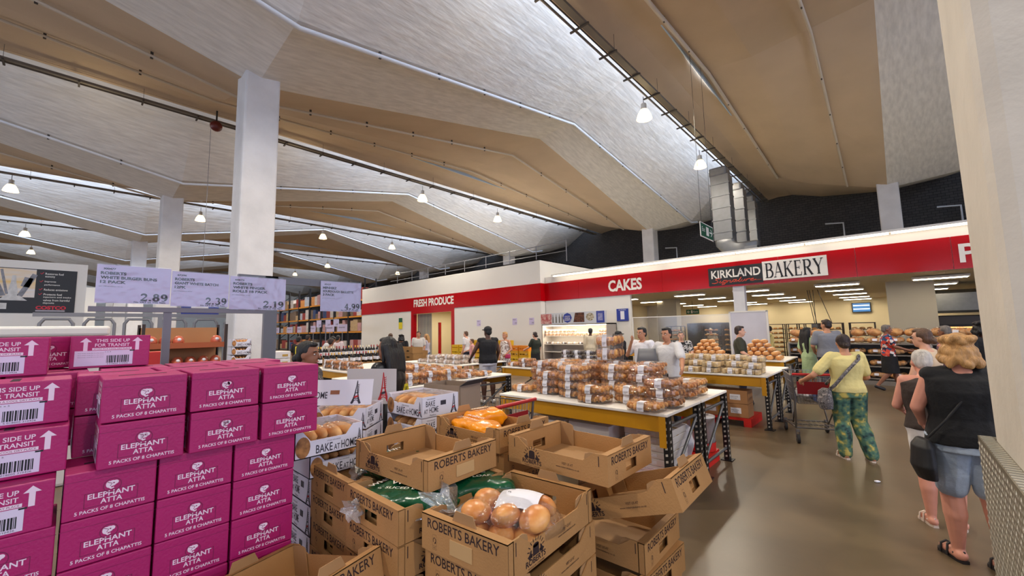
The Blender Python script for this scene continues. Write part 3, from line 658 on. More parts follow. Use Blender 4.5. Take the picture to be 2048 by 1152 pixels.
t = thing('sign_stand', 'tall grey sign frame behind the 2.19 price card, reaching right to the lone card', 'stand', (-5.56, 1.66, 0))
b = MB(); b.box(-.03, .03, -.07, .07, 0, 2.46); b.build('post', M_GREY, t); b = MB(); b.box(-.03, .03, -.35, 1.16, 2.37, 2.46); b.build('rail', M_GREY, t); b = MB(); b.box(-.3, .3, -.3, .3, 0, .02); b.build('foot', M_GREY, t)
# ------------------------------------------------------------------ brown bakery trays
M_CARD = mat('brown_corrugated_card', (176, 130, 78), .75, var=.08, vscale=5, bump=.12, bscale=120)
M_CARDIN = mat('brown_card_inside', (168, 128, 84), .8, var=.08, vscale=5)
TL, TW, TH = .60, .44, .136
def recycle(b, o, xd, yd, s):
    o, xd, yd = Vector(o), Vector(xd), Vector(yd)
    for u0, u1, v0, v1 in ((-1, 1, -1.7, -1.66), (-1, 1, 1.66, 1.7), (-1, -.96, -1.7, 1.7), (.96, 1, -1.7, 1.7), (-1, 1, -.9, -.86)):
        b.quad(o+xd*u0*s*.7+yd*v0*s, o+xd*u1*s*.7+yd*v0*s, o+xd*u1*s*.7+yd*v1*s, o+xd*u0*s*.7+yd*v1*s)
    b.ribbon(o+yd*.35*s, xd, yd, [(q[0]*s, q[1]*s) for q in arc(0, 0, .45, .62, -60, 220, 12)], .16*s); b.add([o+xd*.05*s+yd*-.4*s, o+xd*.55*s+yd*-.15*s, o+xd*.2*s+yd*.15*s], [(0, 1, 2)])
    b.text(o+xd*-.4*s+yd*-1.45*s, xd, yd, 'Recycle', .8*s, .35*s)
def mk_tray(tabs=True):
    t = thing('bakery_tray', '', 'tray', group='brown cardboard bakery trays'); x, y = TL/2, TW/2
    MB().box(-x+.003, x-.003, -y+.003, y-.003, 0, .006).build('base', M_CARDIN, t)
    for s in (1, -1):
        b = MB(); hw, h0, h1 = .055, .028, .075
        def pan(xa, xb):
            xa, xb = sorted((xa, xb))
            b.box(xa, xb, -y, -hw, .001, TH); b.box(xa, xb, hw, y, .001, TH); b.box(xa, xb, -hw, hw, .001, h0); b.box(xa, xb, -hw, hw, h1, TH)
        pan(s*x, s*(x-.004)); pan(s*(x-.03), s*(x-.034))
        xa, xb = sorted((s*x, s*(x-.034))); b.box(xa, xb, -y, y, TH-.004, TH+.001)
        b.build('end_wall', M_CARD, t)
        if tabs: MB().prism([(-.062, TH), (.062, TH), (.045, TH+.04), (-.045, TH+.04)], .004, 'x', s*(x-.017)-.002).build('tab', M_CARDIN, t)
        b = MB(); lo = .094
        prof = [(-x+.002, .001), (x-.002, .001), (x-.002, TH), (x-.07, TH), (x-.085, TH-.012), (x-.13, lo), (-x+.13, lo), (-x+.085, TH-.012), (-x+.07, TH), (-x+.002, TH)]
        b.prism(prof, .005, 'y', s*y-(.005 if s > 0 else 0)); b.build('side_wall', M_CARD, t)
        for q in (1, -1):
            b = MB(); xe = q*(x-.036); pr = [(xe, .006), (xe, TH-.003), (xe-q*.06, TH-.003), (xe-q*.085, TH-.012), (xe-q*.09, TH-.03), (xe-q*.09, .006)]
            b.prism(pr, .004, 'y', s*(y-.008)-(.004 if s > 0 else 0)); b.build('corner_flap', M_CARDIN, t)
    e = .0008; ink = mat('dark_brown_ink', (42, 24, 26), .7)
    for s in (1, -1):
        b = MB(); xd = (0, s, 0); b.text((s*(x+e), s*-.185, .087), xd, (0, 0, 1), 'ROBERTS BAKERY', .37, .036, .008)
        recycle(b, (s*(x+e), s*-.145, .042), xd, (0, 0, 1), .016)
        b.build('end_print', ink, t); b = MB()
        xd = Vector((-s, 0, 0)); O = Vector((0, s*(y+e), 0)); zd = Vector((0, 0, 1))
        b.text(O+xd*-.2+zd*.016, xd, zd, 'ROBERTS', .125, .021, .025); b.text(O+xd*-.185+zd*.004, xd, zd, 'RAISED IN CHESHIRE', .1, .006)
        c = O+xd*-.137+zd*.04; b.quad(c+xd*-.02, c+xd*.02, c+xd*.018+zd*.036, c+xd*-.018+zd*.036); b.disc(c+zd*.034, xd, zd, .018, .008)
        for k in (-1, 1): b.ribbon(c, xd, zd, [(k*.045, 0), (k*.035, .01), (k*.03, .025)], [.02, .014, .006]); b.ribbon(c, xd, zd, [(k*.03, 0), (k*.026, .012)], [.012, .01])
        for k in range(9):
            a = R(15+150*k/8); b.ribbon(c+zd*.012, xd, zd, [(cos(a)*.042, sin(a)*.036), (cos(a)*.056, sin(a)*.05)], .0035)
        b.text(O+xd*.05+zd*.052, xd, zd, 'VISIT US AT', .065, .011, .004); b.text(O+xd*.015+zd*.034, xd, zd, 'www.robertsbakery.co.uk', .135, .010, .004)
        for k in (-1, 1): b.ribbon(O+xd*k*(x-.045), xd, zd, [(0, TH-.01), (0, TH-.055)], .004)
        b.build('side_print', ink, t)
    return t
mkt = Maker(mk_tray); mku = Maker(lambda: mk_tray(False))
def tray(label, x, y, z, a, tilt=None, m=None): return (m or mkt)(label, (x, y, z), a if tilt is None else (tilt[0], tilt[1], a))
ttop = tray('empty brown bakery tray set on the green bread bags, left of the front pair', -1.846, 1.307, 1.05, .05)
tray('empty brown bakery tray, right of the front pair and propped on the leaning tray', -1.27, 1.87, 1.05, .0)
tbun = tray('brown bakery tray holding the clear bag of buns', -1.25, 1.325, .895, -1.49)
tray('brown bakery tray holding the orange bags of rolls', -1.976, 1.92, 1.052, -.02)
tray('brown bakery tray of green bread bags under the empty tray', -1.72, 1.235, .905, -1.575, m=mku)
tray('brown bakery tray at the far left of its row, beside the white boxes', -2.175, 1.25, .903, -1.58)
tray('brown bakery tray tipped up at its right end on the rear stack', -.99, 1.98, .885, .04, (0, -.33))
for i in range(6):
    st = TH+.003
    z = .895-st*(i+1)
    if z > .02: tray('brown bakery tray, %s below the one with the bag of buns' % ORD[i], -1.25+.004*(i % 2), 1.335+.006*((i+1) % 2), z, -1.5, m=mku)
    z = .905-st*(i+1)
    if z > .02: tray('brown bakery tray, %s below the one with the green bags' % ORD[i], -1.72, 1.235+.004*(i % 2), z, -1.575, m=mku)
    z = .903-st*(i+1)
    if z > .02: tray('brown bakery tray, %s below the far left one of the row' % ORD[i], -2.175, 1.25+.005*(i % 2), z, -1.58, m=mku)
    z = .625-st*i
    if z > .02: tray('brown bakery tray, %s in the stack under the tipped-up tray' % ORD[i], -1.22+.02*(i % 2), 2.06-.01*(i % 2), z, .03-.05*(i % 2), m=mku)
for i in range(7):
    z = 1.052-(TH+.003)*(i+1)
    if z > .02: tray('brown bakery tray, %s below the one with the orange bags' % ORD[i], -1.976+.004*(i % 2), 1.94, z, 0, m=mku)
tray('empty brown bakery tray nearest the viewer, in front of the pink cartons', -1.83, .65, .68, .25, (0, -.2))
for i in range(4): tray('brown bakery tray, %s below the empty one nearest the viewer' % ORD[i], -1.80, .64, .475-(TH+.003)*i, .2, m=mku)
for t_ in (tbun, ttop): MB().box(TL/2+.001, TL/2+.004, -.057, .057, .024, .077).build('handle_flap', mat('pale_card_flap', (196, 158, 106), .75), t_)
# ------------------------------------------------------------------ rack tables and packs
M_YEL = mat('yellow_beam', (206, 146, 22), .45, var=.06, vscale=4)
M_TOP = mat('white_table_board', (248, 243, 234), .4, var=.03)
M_HOLE = mat('rack_hole', (200, 192, 178), .7)
M_BROWNCARD = mat('plain_brown_carton', (170, 122, 78), .7, var=.06, vscale=4)
M_REDP = mat('red_pallet', (206, 34, 26), .5)
TZ = .89
def rack_table(label, x0, x1, y0, y1):
    t = thing('display_table', label, 'table', ((x0+x1)/2, (y0+y1)/2, 0)); w = (x1-x0)/2; d = (y1-y0)/2
    MB().bbox(-w, w, -d, d, TZ-.03, TZ, .006).build('table_top', M_TOP, t)
    for s in (-1, 1):
        b = MB(); b.bbox(-w+.09, w-.09, s*(d-.05)-.025, s*(d-.05)+.025, TZ-.19, TZ-.031, .006)
        for q in (-1, 1): b.box(q*(w-.06)-.035, q*(w-.06)+.035, s*(d-.05)-.045, s*(d-.05)+.045, TZ-.33, TZ-.031)
        b.build('beam', M_YEL, t)
        for q in (-1, 1):
            b = MB(); cx, cy = q*(w-.03), s*(d-.055); b.box(cx-.03, cx+.03, cy-.045, cy+.045, .012, TZ-.032); b.box(cx-.07, cx+.07, cy-.07, cy+.07, 0, .012)
            b.m = 1
            for k in range(13):
                z = .06+k*.062
                b.add([(cx+.0305*q, cy-.012, z-.014), (cx+.0305*q, cy+.012, z-.009), (cx+.0305*q, cy+.012, z+.014), (cx+.0305*q, cy-.012, z+.009)], [(0, 1, 2, 3)])
                b.add([(cx-.012, cy-.0455, z-.014), (cx+.012, cy-.0455, z-.009), (cx+.012, cy-.0455, z+.014), (cx-.012, cy-.0455, z+.009)], [(0, 1, 2, 3)])
            b.build('upright', [M_BLACK, M_HOLE], t)
    for q in (-1, 1):
        b = MB(); x = q*(w-.03)
        b.tube([(x, -d+.06, TZ-.14), (x, d-.06, TZ-.14)], .018, 6); b.tube([(x, -d+.06, .16), (x, d-.06, .16)], .018, 6); b.tube([(x, -d+.08, .2), (x, d-.08, TZ-.16)], .018, 6)
        b.build('brace', M_STEEL, t)
    return t
rack_table('front yellow-beamed display table of pastry packs, its near half', -4.0, -1.69, 4.04, 5.0)
rack_table('front yellow-beamed display table of pastry packs, its far half', -4.0, -1.69, 5.04, 6.02)
rack_table('yellow-beamed table of pale cake packs behind the front table, its near half', -4.05, -1.6, 7.98, 8.92)
rack_table('yellow-beamed table of pale cake packs behind the front table, its far half', -4.05, -1.6, 8.96, 9.92)
rack_table('white-topped table of croissant packs beside the black-jacketed woman, near half', -8.0, -5.55, 3.5, 4.7)
rack_table('white-topped table of croissant packs beside the black-jacketed woman, far half', -8.0, -5.55, 4.74, 5.95)
rack_table('table of white iced cakes beside the man in the black vest', -10.6, -7.93, 6.65, 8.3)
rack_table('table of red-based pastry packs behind the front table', -6.85, -4.4, 7.0, 8.9)
rack_table('white table at the far left behind the woman in the patterned top', -10.95, -8.8, 4.2, 6.0)
rack_table('table of rolls by the translucent white screen', -5.4, -1.9, 11.4, 13.2)
M_PASTRY = mat('baked_golden_pastry', (250, 200, 120), .5, var=.55, vscale=18, bump=.3, bscale=40, var2=(206, 128, 56))
M_PASTRYD = mat('dark_baked_pastry', (232, 168, 96), .5, var=.5, vscale=18, bump=.3, bscale=40, var2=(164, 92, 40))
M_CREAMC = mat('cream_sponge_slice', (250, 216, 160), .7, var=.25, vscale=24)
M_CHOC = mat('chocolate_cake', (62, 36, 26), .45, var=.4, vscale=22)
M_ICED = mat('white_iced_cake', (228, 214, 202), .6, var=.35, vscale=14, var2=(140, 96, 74))
M_BUN = mat('glazed_bun_crust', (240, 180, 108), .35, var=.45, vscale=10, var2=(200, 116, 54))
M_LOAF = mat('bread_crust', (238, 184, 116), .6, var=.4, vscale=8, var2=(198, 126, 66))
F_BOX = film('clear_clamshell', (255, 252, 248), fres=.28, refl=.05, white=.05, rough=.12, bump=.1, bscale=14)
F_BAG = film('clear_bag', fres=.3, refl=.05, white=.02, rough=.14, bump=.9, bscale=22)
F_MILK = film('crinkled_bag_neck', refl=.1, white=.28, rough=.25, bump=.7, bscale=22)
def clam(b, L, W, H):
    z = [0, H*.06, H*.47, H*.5, H*.53, H*.94, H]; s = [.93, .96, .985, 1.02, .985, .95, .92]
    b.loft([((0, 0, zz), L/2*k, W/2*k) for zz, k in zip(z, s)], n=28, sq=.28)
    b.sm = [False]*len(b.sm)
def mk_pack(name, cat, grp, L, W, H, filler, fm, fname):
    def f():
        t = thing(name, '', cat, group=grp)
        b = MB(); filler(b, L, W, H); b.build(fname, fm, t)
        b = MB(); clam(b, L, W, H); b.build('clear_lid', F_BOX, t)
        b = MB(); y = -W/2*1.015-.001; w = .038
        b.add([(-w, y, H*.08), (w, y, H*.08), (w, y-.002, H*.5), (-w, y-.002, H*.5)], [(0, 1, 2, 3)])
        b.add([(-w, y-.002, H*.5), (w, y-.002, H*.5), (w, -W/2*.9, H+.002), (-w, -W/2*.9, H+.002)], [(0, 1, 2, 3)])
        b.add([(-w, -W/2*.9, H+.002), (w, -W/2*.9, H+.002), (w, -W/2*.35, H+.003), (-w, -W/2*.35, H+.003)], [(0, 1, 2, 3)])
        b.m = 1; b.text((-.026, y-.0022, H*.3), (1, 0, 0), (0, 0, 1), 'BAKERY', .052, H*.1); b.text((-.026, y-.0018, H*.18), (1, 0, 0), (0, 0, 1), '6.49', .03, H*.08)
        b.build('label', [M_PAPER, M_INK], t); return t
    return Maker(f)
def fill_croissants(b, L, W, H):
    random.seed(5)
    for i in range(6):
        for j in range(2):
            x = -L*.4+i*L*.16; y = (-.5+j)*W*.46; zc = H*(.38+.2*random.random()); Q = Matrix.Rotation(random.uniform(-.5, .5), 3, 'Z') @ Matrix.Rotation(random.uniform(-.3, .3), 3, 'X')
            for k in range(4):
                d = Q @ Vector((0.012*((k-1.5)**2-1), (k-1.5)*W*.105, 0)); b.ell((x+d.x, y+d.y, zc+d.z), (L*(.078 if 0 < k < 3 else .055), W*.075, H*(.34 if 0 < k < 3 else .25)), Q, 2, .22)
def fill_loaf(b, L, W, H):
    for i in range(4):
        x = -L*.34+i*L*.225; b.bbox(x-L*.1, x+L*.1, -W*.42, W*.42, .004, H*.86, .012)
def fill_round(b, L, W, H):
    for i in range(4):
        for j in range(3): b.ell((-L*.34+i*L*.225, -W*.3+j*W*.3, H*.4), (L*.105, W*.14, H*.42), None, 2, .1)
pk = mk_pack('pastry_pack', 'pastry pack', 'clear packs of pastries', .36, .29, .098, fill_croissants, M_PASTRY, 'pastries')
pkd = mk_pack('pastry_pack', 'pastry pack', 'clear packs of pastries', .36, .29, .098, fill_croissants, M_PASTRYD, 'pastries')
ck = mk_pack('cake_pack', 'cake pack', 'clear packs of pale loaf cake', .30, .24, .10, fill_loaf, M_CREAMC, 'cake_slices')
chk = mk_pack('cake_pack', 'cake pack', 'clear packs of chocolate cake', .25, .22, .095, fill_round, M_CHOC, 'chocolate_cakes')
ick = mk_pack('cake_pack', 'cake pack', 'clear packs of iced cakes', .27, .24, .095, fill_round, M_ICED, 'iced_cakes')
big = mk_pack('pastry_pack', 'pastry pack', 'tall clear packs', .33, .3, .18, fill_croissants, M_PASTRY, 'pastries')
def stack(maker, x, y, z, n, where, H, rz=0., what='clear pack'):
    for i in range(n):
        lv = '' if n == 1 else (', top one' if i == n-1 else (', bottom one' if i == 0 else ', %s up' % ORD[i]))
        maker('%s %s%s' % (what, where, lv), (x+random.uniform(-.012, .012), y+random.uniform(-.01, .01), z+i*(H+.002)), rz+random.uniform(-.04, .04))
random.seed(21)
# front table: (x, y, count, mark)
ST = [(-3.84, 4.42, 1, 'alone at the left end of the front table'), (-3.42, 4.45, 3, 'in the front row left, stack of three'), (-3.02, 4.42, 4, 'in the front row, tall stack left of middle'),
      (-2.62, 4.24, 2, 'at the middle of the front edge, stack of two'), (-2.265, 4.45, 2, 'right of middle in the front row, stack of two'), (-1.93, 4.145, 1, 'alone nearest the front right corner'), (-1.885, 4.45, 3, 'at the right end of the front row, stack of three')]
for x, y, n, wz in ST: stack(pk if n != 3 else pkd, x, y, TZ, n, wz, .098, what='pastry pack')
for i, x in enumerate((-3.8, -3.41, -3.02, -2.63, -2.25)): stack(pk if i % 2 else pkd, x, 4.79+(.0 if i else .02), TZ, 4, 'on front table, second row, stack %s from left' % ORD[i], .098, what='pastry pack')
for i, x in enumerate((-3.75, -3.3, -2.85, -2.4)): stack(pkd if i % 2 else pk, x, 5.3, TZ, 4, 'on front table, third row, stack %s from left' % ORD[i], .098, what='pastry pack')
stack(pk, -1.95, 5.42, TZ, 2, 'by itself near the back right corner of the front table', .098, what='pastry pack')
stack(pkd, -1.95, 5.1, TZ, 2, 'just in front of the back right pair on the front table', .098, what='pastry pack')
big('tall clear pack of large pastries atop the rear stacks, lower one', (-3.0, 5.3, TZ+.4), 0); big('tall clear pack of large pastries atop the rear stacks, upper one', (-3.0, 5.3, TZ+.582), 0)
# pale cakes
for r, (y, cs) in enumerate(((8.14, (2, 2, 2, 1, 2, 1, 2)), (8.42, (3, 3, 3, 2, 3, 2, 3)), (8.72, (3, 4, 3, 3, 3, 3, 0)))):
    for i, n in enumerate(cs): stack(ck, -3.86+i*.335, y, TZ, n, 'on second table, %s row, stack %s from left' % (ORD[r], ORD[i]), .10, what='pale cake pack')
# croissant table in the middle distance
for r, y in enumerate((3.72, 4.11, 4.5, 4.96, 5.36)):
    for i, x in enumerate((-5.8, -6.2, -6.6, -7.0)):
        n = (2, 3, 2, 2, 1)[r] if i else (2, 2, 2, 1, 1)[r]
        stack(pkd if (i+r) % 2 else pk, x, y, TZ, n, 'on middle table, %s row, stack %s from aisle end' % (ORD[r], ORD[i]), .098, R(90), what='croissant pack')
for r, y in enumerate((6.85, 7.15, 7.5)):
    for i, x in enumerate((-8.3, -8.65, -9.0, -9.4, -9.8)): stack(ick, x, y, TZ, (1, 2, 2)[r] if i else 1, 'by the black-vested man, %s row, stack %s from right' % (ORD[r], ORD[i]), .095, what='white iced cake pack')
for i, x in enumerate((-6.6, -6.25, -5.9, -5.5)): stack(pkd, x, 7.25, TZ, 1+(i % 2), 'on the table behind the front one, %s from the left' % ORD[i], .098, what='dark pastry pack')
for i, x in enumerate((-5.35, -5.05, -4.75, -4.5)): stack(chk, x, 7.6, TZ, 4-(i//3), 'behind the front table, dark stack %s from left' % ORD[i], .095, what='chocolate cake pack')
for i in range(4): stack(pkd, -9.1-.42*i, 4.5, TZ, 2, 'at the far left table, stack %s from the right' % ORD[i], .098, what='pastry pack')
# rolls on the table by the screen
def mk_roll():
    t = thing('bread_roll', '', 'bread roll', group='loose-looking piles of rolls'); MB().ell((0, 0, .055), (.085, .07, .055), None, 2, .08).build('crust', M_LOAF, t)
    MB().ell((0, 0, .085), (.05, .035, .03)).build('floury_top', mat('flour_dusting', (240, 224, 196), .8, var=.1), t); return t
mkr = Maker(mk_roll)
for nm, cx, n0 in (('left heap by the screen', -3.75, 6), ('right heap by the screen', -2.5, 6)):
    for lay in range(5):
        w_ = n0-lay
        for i in range(w_):
            for j in range(3 if lay < 2 else 2):
                mkr('floury bread roll, %s heap by the white screen, layer %s, %s along, %s deep' % (nm.split()[0], ORD[lay], ORD[i], ORD[j]), (cx+(i-(w_-1)/2)*.176+random.uniform(-.01, .01), 11.62+lay*.07+j*.155, TZ+lay*.095), random.uniform(0, 3))
# ------------------------------------------------------------------ goods under the tables
def carton(name, label, x, y, z, w, d, h, m, lab=True, cat='box', grp=None, lines=(), rz=0., lettercol=None):
    t = thing(name, label, cat, (x, y, z), rz, grp); b = MB(); b.bbox(-w/2, w/2, -d/2, d/2, 0, h, .006); b.build('body', m, t)
    b = MB(); e = .001
    if lab: b.box(-w*.2, w*.22, -d/2-e-.001, -d/2-e, h*.3, h*.72); b.m = 1; b.text((-w*.17, -d/2-e-.0018, h*.5), (1, 0, 0), (0, 0, 1), 'BAKERY GOODS', w*.3, h*.08); b.text((-w*.17, -d/2-e-.0018, h*.38), (1, 0, 0), (0, 0, 1), 'KEEP FROZEN', w*.25, h*.06); b.build('label', [M_PAPER, M_INK], t)
    b = MB(); b.box(-w/2+.004, w/2-.004, -.03, .03, h, h+.0012); b.box(-.0, .0, 0, 0, 0, 0) if False else None; b.build('tape', mat('packing_tape', (196, 168, 122), .25), t)
    return t
def pallet(label, x, y, w, d, m=M_REDP, name='pallet'):
    b = MB()
    for i in range(3): b.box(-w/2+i*(w-.12)/2, -w/2+i*(w-.12)/2+.12, -d/2, d/2, 0, .1)
    b.box(-w/2, w/2, -d/2, d/2, .1, .14); o = b.build(name, m, None, (x, y, 0)); tag(o, label, 'pallet')
pallet('red pallet of brown cartons under the pale cake table', -2.55, 8.42, 1.3, .78)
for l in range(2):
    for i in range(3): carton('shipping_carton', 'brown carton under the pale cake table, %s layer, %s from the left' % (('lower', 'upper')[l], ORD[i]), -2.96+i*.41, 8.24, .142+l*.232, .4, .36, .228, M_BROWNCARD, grp='brown cartons under the pale cake table')
M_WBOX = mat('white_carton', (222, 216, 212), .5, var=.03)
pallet('red pallet under the front half of the front table', -2.3, 4.52, 1.0, .8)
pallet('red pallet under the far half of the front table', -2.3, 5.5, 1.0, .8)
for l in range(7): carton('shallow_white_box', 'shallow white box under the front table by its right end, %s from the bottom' % ORD[l], -2.05+.006*(l % 2), 4.55, .142+l*.073, .5, .5, .07, M_WBOX, lab=True, grp='white boxes under the front table')
for l in range(3): carton('white_carton', 'white carton under the front table, middle stack, %s from the bottom' % ORD[l], -2.72, 4.42, .142+l*.165, .55, .4, .16, M_WBOX, lab=False, grp='white cartons under the front table')
for l in range(3): carton('white_carton', 'white carton under the front table, left stack with dark red bars, %s from the bottom' % ORD[l], -3.35, 4.38, .02+l*.2, .52, .4, .195, M_WBOX, lab=False, grp='white cartons under the front table')
b = MB(); 
for x in (-3.45, -3.3, -3.25): b.box(x, x+.012, 4.1775, 4.1785, .44, .6)
t = thing('bucket', 'white tub with a red base under the far half of the front table', 'tub', (-1.95, 5.72, .142))
MB().lathe([(0, 0), (.15, 0), (.16, .12), (.162, .12), (.17, .42), (.175, .42), (.175, .44), (0, .44)], 22).build('tub', M_WBOX, t); MB().lathe([(.162, .01), (.168, .12)], 22).build('red_band', M_REDP, t)
b = MB()
b.loft([((0, 0, 0), .3, .24), ((0, 0, .2), .33, .26), ((.02, .02, .34), .22, .2), ((.04, 0, .42), .06, .05)], n=14)
me = solid(b, .02, 3, 'bag', .05, 5.); o = mobj('white_sack', me, mat('white_plastic_sack', (214, 212, 216), .35, bump=.4, bscale=8), None, (-2.2, 5.25, .142)); tag(o, 'slumped white plastic sack under the far half of the front table', 'sack')
# ------------------------------------------------------------------ bags in the trays
def mk_bunbag():
    t = thing('bag_of_buns', 'clear knotted bag of glazed burger buns with a white label', 'bag of bread', (-1.21, 1.27, .905), R(24))
    k = 0; random.seed(8)
    for lay in range(2):
        for i in range(3):
            for j in range(2):
                b = MB(); c = (-.125+i*.118+random.uniform(-.006, .006)+lay*.01, -.062+j*.12+random.uniform(-.008, .008), .045+lay*.072)
                Q = Matrix.Rotation(random.uniform(-.5, .5), 3, 'X') @ Matrix.Rotation(random.uniform(-.4, .4), 3, 'Y')
                b.ell(c, (.064, .062, .042), Q, 3, .05); b.build('bun', M_BUN, t)
    b = MB(); b.ell((.0, 0, .08), (.215, .15, .098), None, 3, .14); b.build('clear_bag', F_BAG, t)
    b = MB(); vs = []; n = 26; fs = []
    for r, (x, rad, amp) in enumerate(((-.18, .085, .01), (-.225, .035, .008), (-.245, .018, .004), (-.27, .05, .02), (-.31, .1, .035), (-.34, .125, .04))):
        for i in range(n):
            a = 2*pi*i/n; rr = rad+amp*sin(a*7+r)+amp*.5*sin(a*13); vs.append((x+amp*.8*sin(a*5), rr*cos(a), .075+rr*.62*sin(a)+(.02 if r > 3 else 0)))
    fs = [(r*n+i, r*n+(i+1) % n, (r+1)*n+(i+1) % n, (r+1)*n+i) for r in range(5) for i in range(n)]
    b.smooth = True; b.add(vs, fs); b.build('gathered_neck', F_MILK, t)
    b = MB(); n = 8
    P = lambda u, v: Vector((.045+.085*u+.0*v, .02+.085*v, .185-.03*v*v-.012*u*u-.002))
    pts = [P(-1+2*i/n, -1+2*j/n) for i in range(n+1) for j in range(n+1)]
    b.add(pts, [(i*(n+1)+j, (i+1)*(n+1)+j, (i+1)*(n+1)+j+1, i*(n+1)+j+1) for i in range(n) for j in range(n)])
    b.m = 1
    for q, ln in enumerate(('12 Burger Buns', 'Soft white rolls', 'Roberts')): b.text(P(-.6, .5-.35*q)+Vector((0, 0, .004)), (1, 0, -.1), (0, 1, -.05*(q-1)), ln, .09, .012)
    b.build('label', [M_PAPER, M_INK], t); return t
mk_bunbag()
M_GBAG = mat('green_bread_bag', (16, 84, 52), .25, var=.25, vscale=6, bump=.5, bscale=12)
def bread_bag(label, x, y, z, rz, m, L=.42, W=.24, H=.11, text='WHITE', text2='SLICED LOAF', name='bread_bag', tcol=None):
    t = thing(name, label, 'bag of bread', (x, y, z), rz)
    b = MB(); b.loft([((-L/2, 0, H*.45), W*.1, H*.12, Matrix.Rotation(R(90), 3, 'Y')), ((-L*.44, 0, H*.5), H*.3, W*.36, Matrix.Rotation(R(90), 3, 'Y')), ((-L*.36, 0, H*.5), H*.46, W*.48, Matrix.Rotation(R(90), 3, 'Y')), ((L*.3, 0, H*.5), H*.47, W*.49, Matrix.Rotation(R(90), 3, 'Y')), ((L*.4, 0, H*.5), H*.34, W*.42, Matrix.Rotation(R(90), 3, 'Y')), ((L/2, 0, H*.45), H*.08, W*.3, Matrix.Rotation(R(90), 3, 'Y'))], n=20, sq=.6)
    me = solid(b, .009, 4, 'bag', .014, 14.); mobj('printed_bag', me, m, t)
    b = MB(); z1 = H*1.0+.006
    b.text((-L*.3, .01, z1), (1, 0, 0), (0, 1, 0), text, L*.45, W*.16, .012); b.text((-L*.3, -.045, z1), (1, 0, 0), (0, 1, 0), text2, L*.5, W*.1, .01)
    b.build('lettering', tcol or M_WHITEINK, t)
    b = MB(); vs = []; n = 18
    for r, (x_, rad, amp) in enumerate(((-L*.47, .03, .004), (-L*.52, .018, .004), (-L*.57, .05, .016), (-L*.63, .07, .022))):
        for i in range(n): a = 2*pi*i/n; rr = rad+amp*sin(a*6+r); vs.append((x_, rr*cos(a), H*.45+rr*.6*sin(a)))
    b.smooth = True; b.add(vs, [(r*n+i, r*n+(i+1) % n, (r+1)*n+(i+1) % n, (r+1)*n+i) for r in range(3) for i in range(n)]); b.build('gathered_neck', F_MILK, t); return t
bread_bag('green bread bag lying in the tray, nearest, its neck toward the bag of buns', -1.66, 1.12, .935, R(35), M_GBAG)
bread_bag('green bread bag behind the bag of buns, under the right end of the empty tray', -1.58, 1.40, .93, R(50), M_GBAG)
bread_bag('green bread bag at the left, under the empty tray', -1.86, 1.12, .915, R(100), M_GBAG, L=.36, W=.18)
bread_bag('green bread bag in the far left tray beside the white boxes', -2.17, 1.36, .93, R(80), M_GBAG, H=.13)
M_OBAG = mat('orange_roll_bag', (250, 150, 10), .25, var=.2, vscale=5, bump=.5, bscale=12)
bread_bag('orange bag of rolls at the front of the rear tray', -2.03, 1.83, 1.08, R(-6), M_OBAG, L=.40, W=.2, H=.1, text='ROBERTS', text2='12 SOFT ROLLS')
bread_bag('orange bag of rolls piled at the left of the rear tray', -2.12, 2.0, 1.085, R(75), M_OBAG, L=.30, W=.2, H=.12, text='ROBERTS', text2='12 SOFT ROLLS')
# ------------------------------------------------------------------ white bake-at-home boxes
M_WC = mat('white_printed_carton', (226, 224, 236), .5, var=.02)
M_TOWER = mat('tower_ink', (52, 50, 62), .6)
M_RIB = mat('red_ink', (190, 40, 46), .6)
M_CARDG = mat('grey_brown_card', (150, 130, 112), .8, var=.06)
def tower(b, o, xd, yd, h, m0=0, m1=1):
    o, xd, yd = Vector(o), Vector(xd), Vector(yd); b.m = m0
    for s in (-1, 1): b.ribbon(o, xd, yd, [(s*.19*h, 0), (s*.11*h, .2*h), (s*.06*h, .45*h), (s*.025*h, .75*h), (s*.005*h, 1.*h)], [.1*h, .08*h, .05*h, .035*h, .02*h])
    b.ribbon(o, xd, yd, [(q[0]*h, q[1]*h) for q in arc(0, 0, .13, .16, 10, 170, 8)], .03*h)
    for v, w_ in ((.22, .26), (.46, .16)): b.ribbon(o, xd, yd, [(-w_*h/2, v*h), (w_*h/2, v*h)], .035*h)
    b.m = m1; b.ribbon(o, xd, yd, [(-.1*h, .27*h), (.1*h, .33*h)], .08*h); b.m = m0
    for k in range(6):
        for s in (-1, 1): b.ribbon(o, xd, yd, [((.06+.0*k)*h, (.45+.07*k)*h), ((.06+s*.05)*h, (.5+.07*k)*h)], .022*h)
M_LOAFPRINT = mat('printed_bread_picture', (196, 138, 78), .5, var=.6, vscale=22, var2=(96, 54, 26))
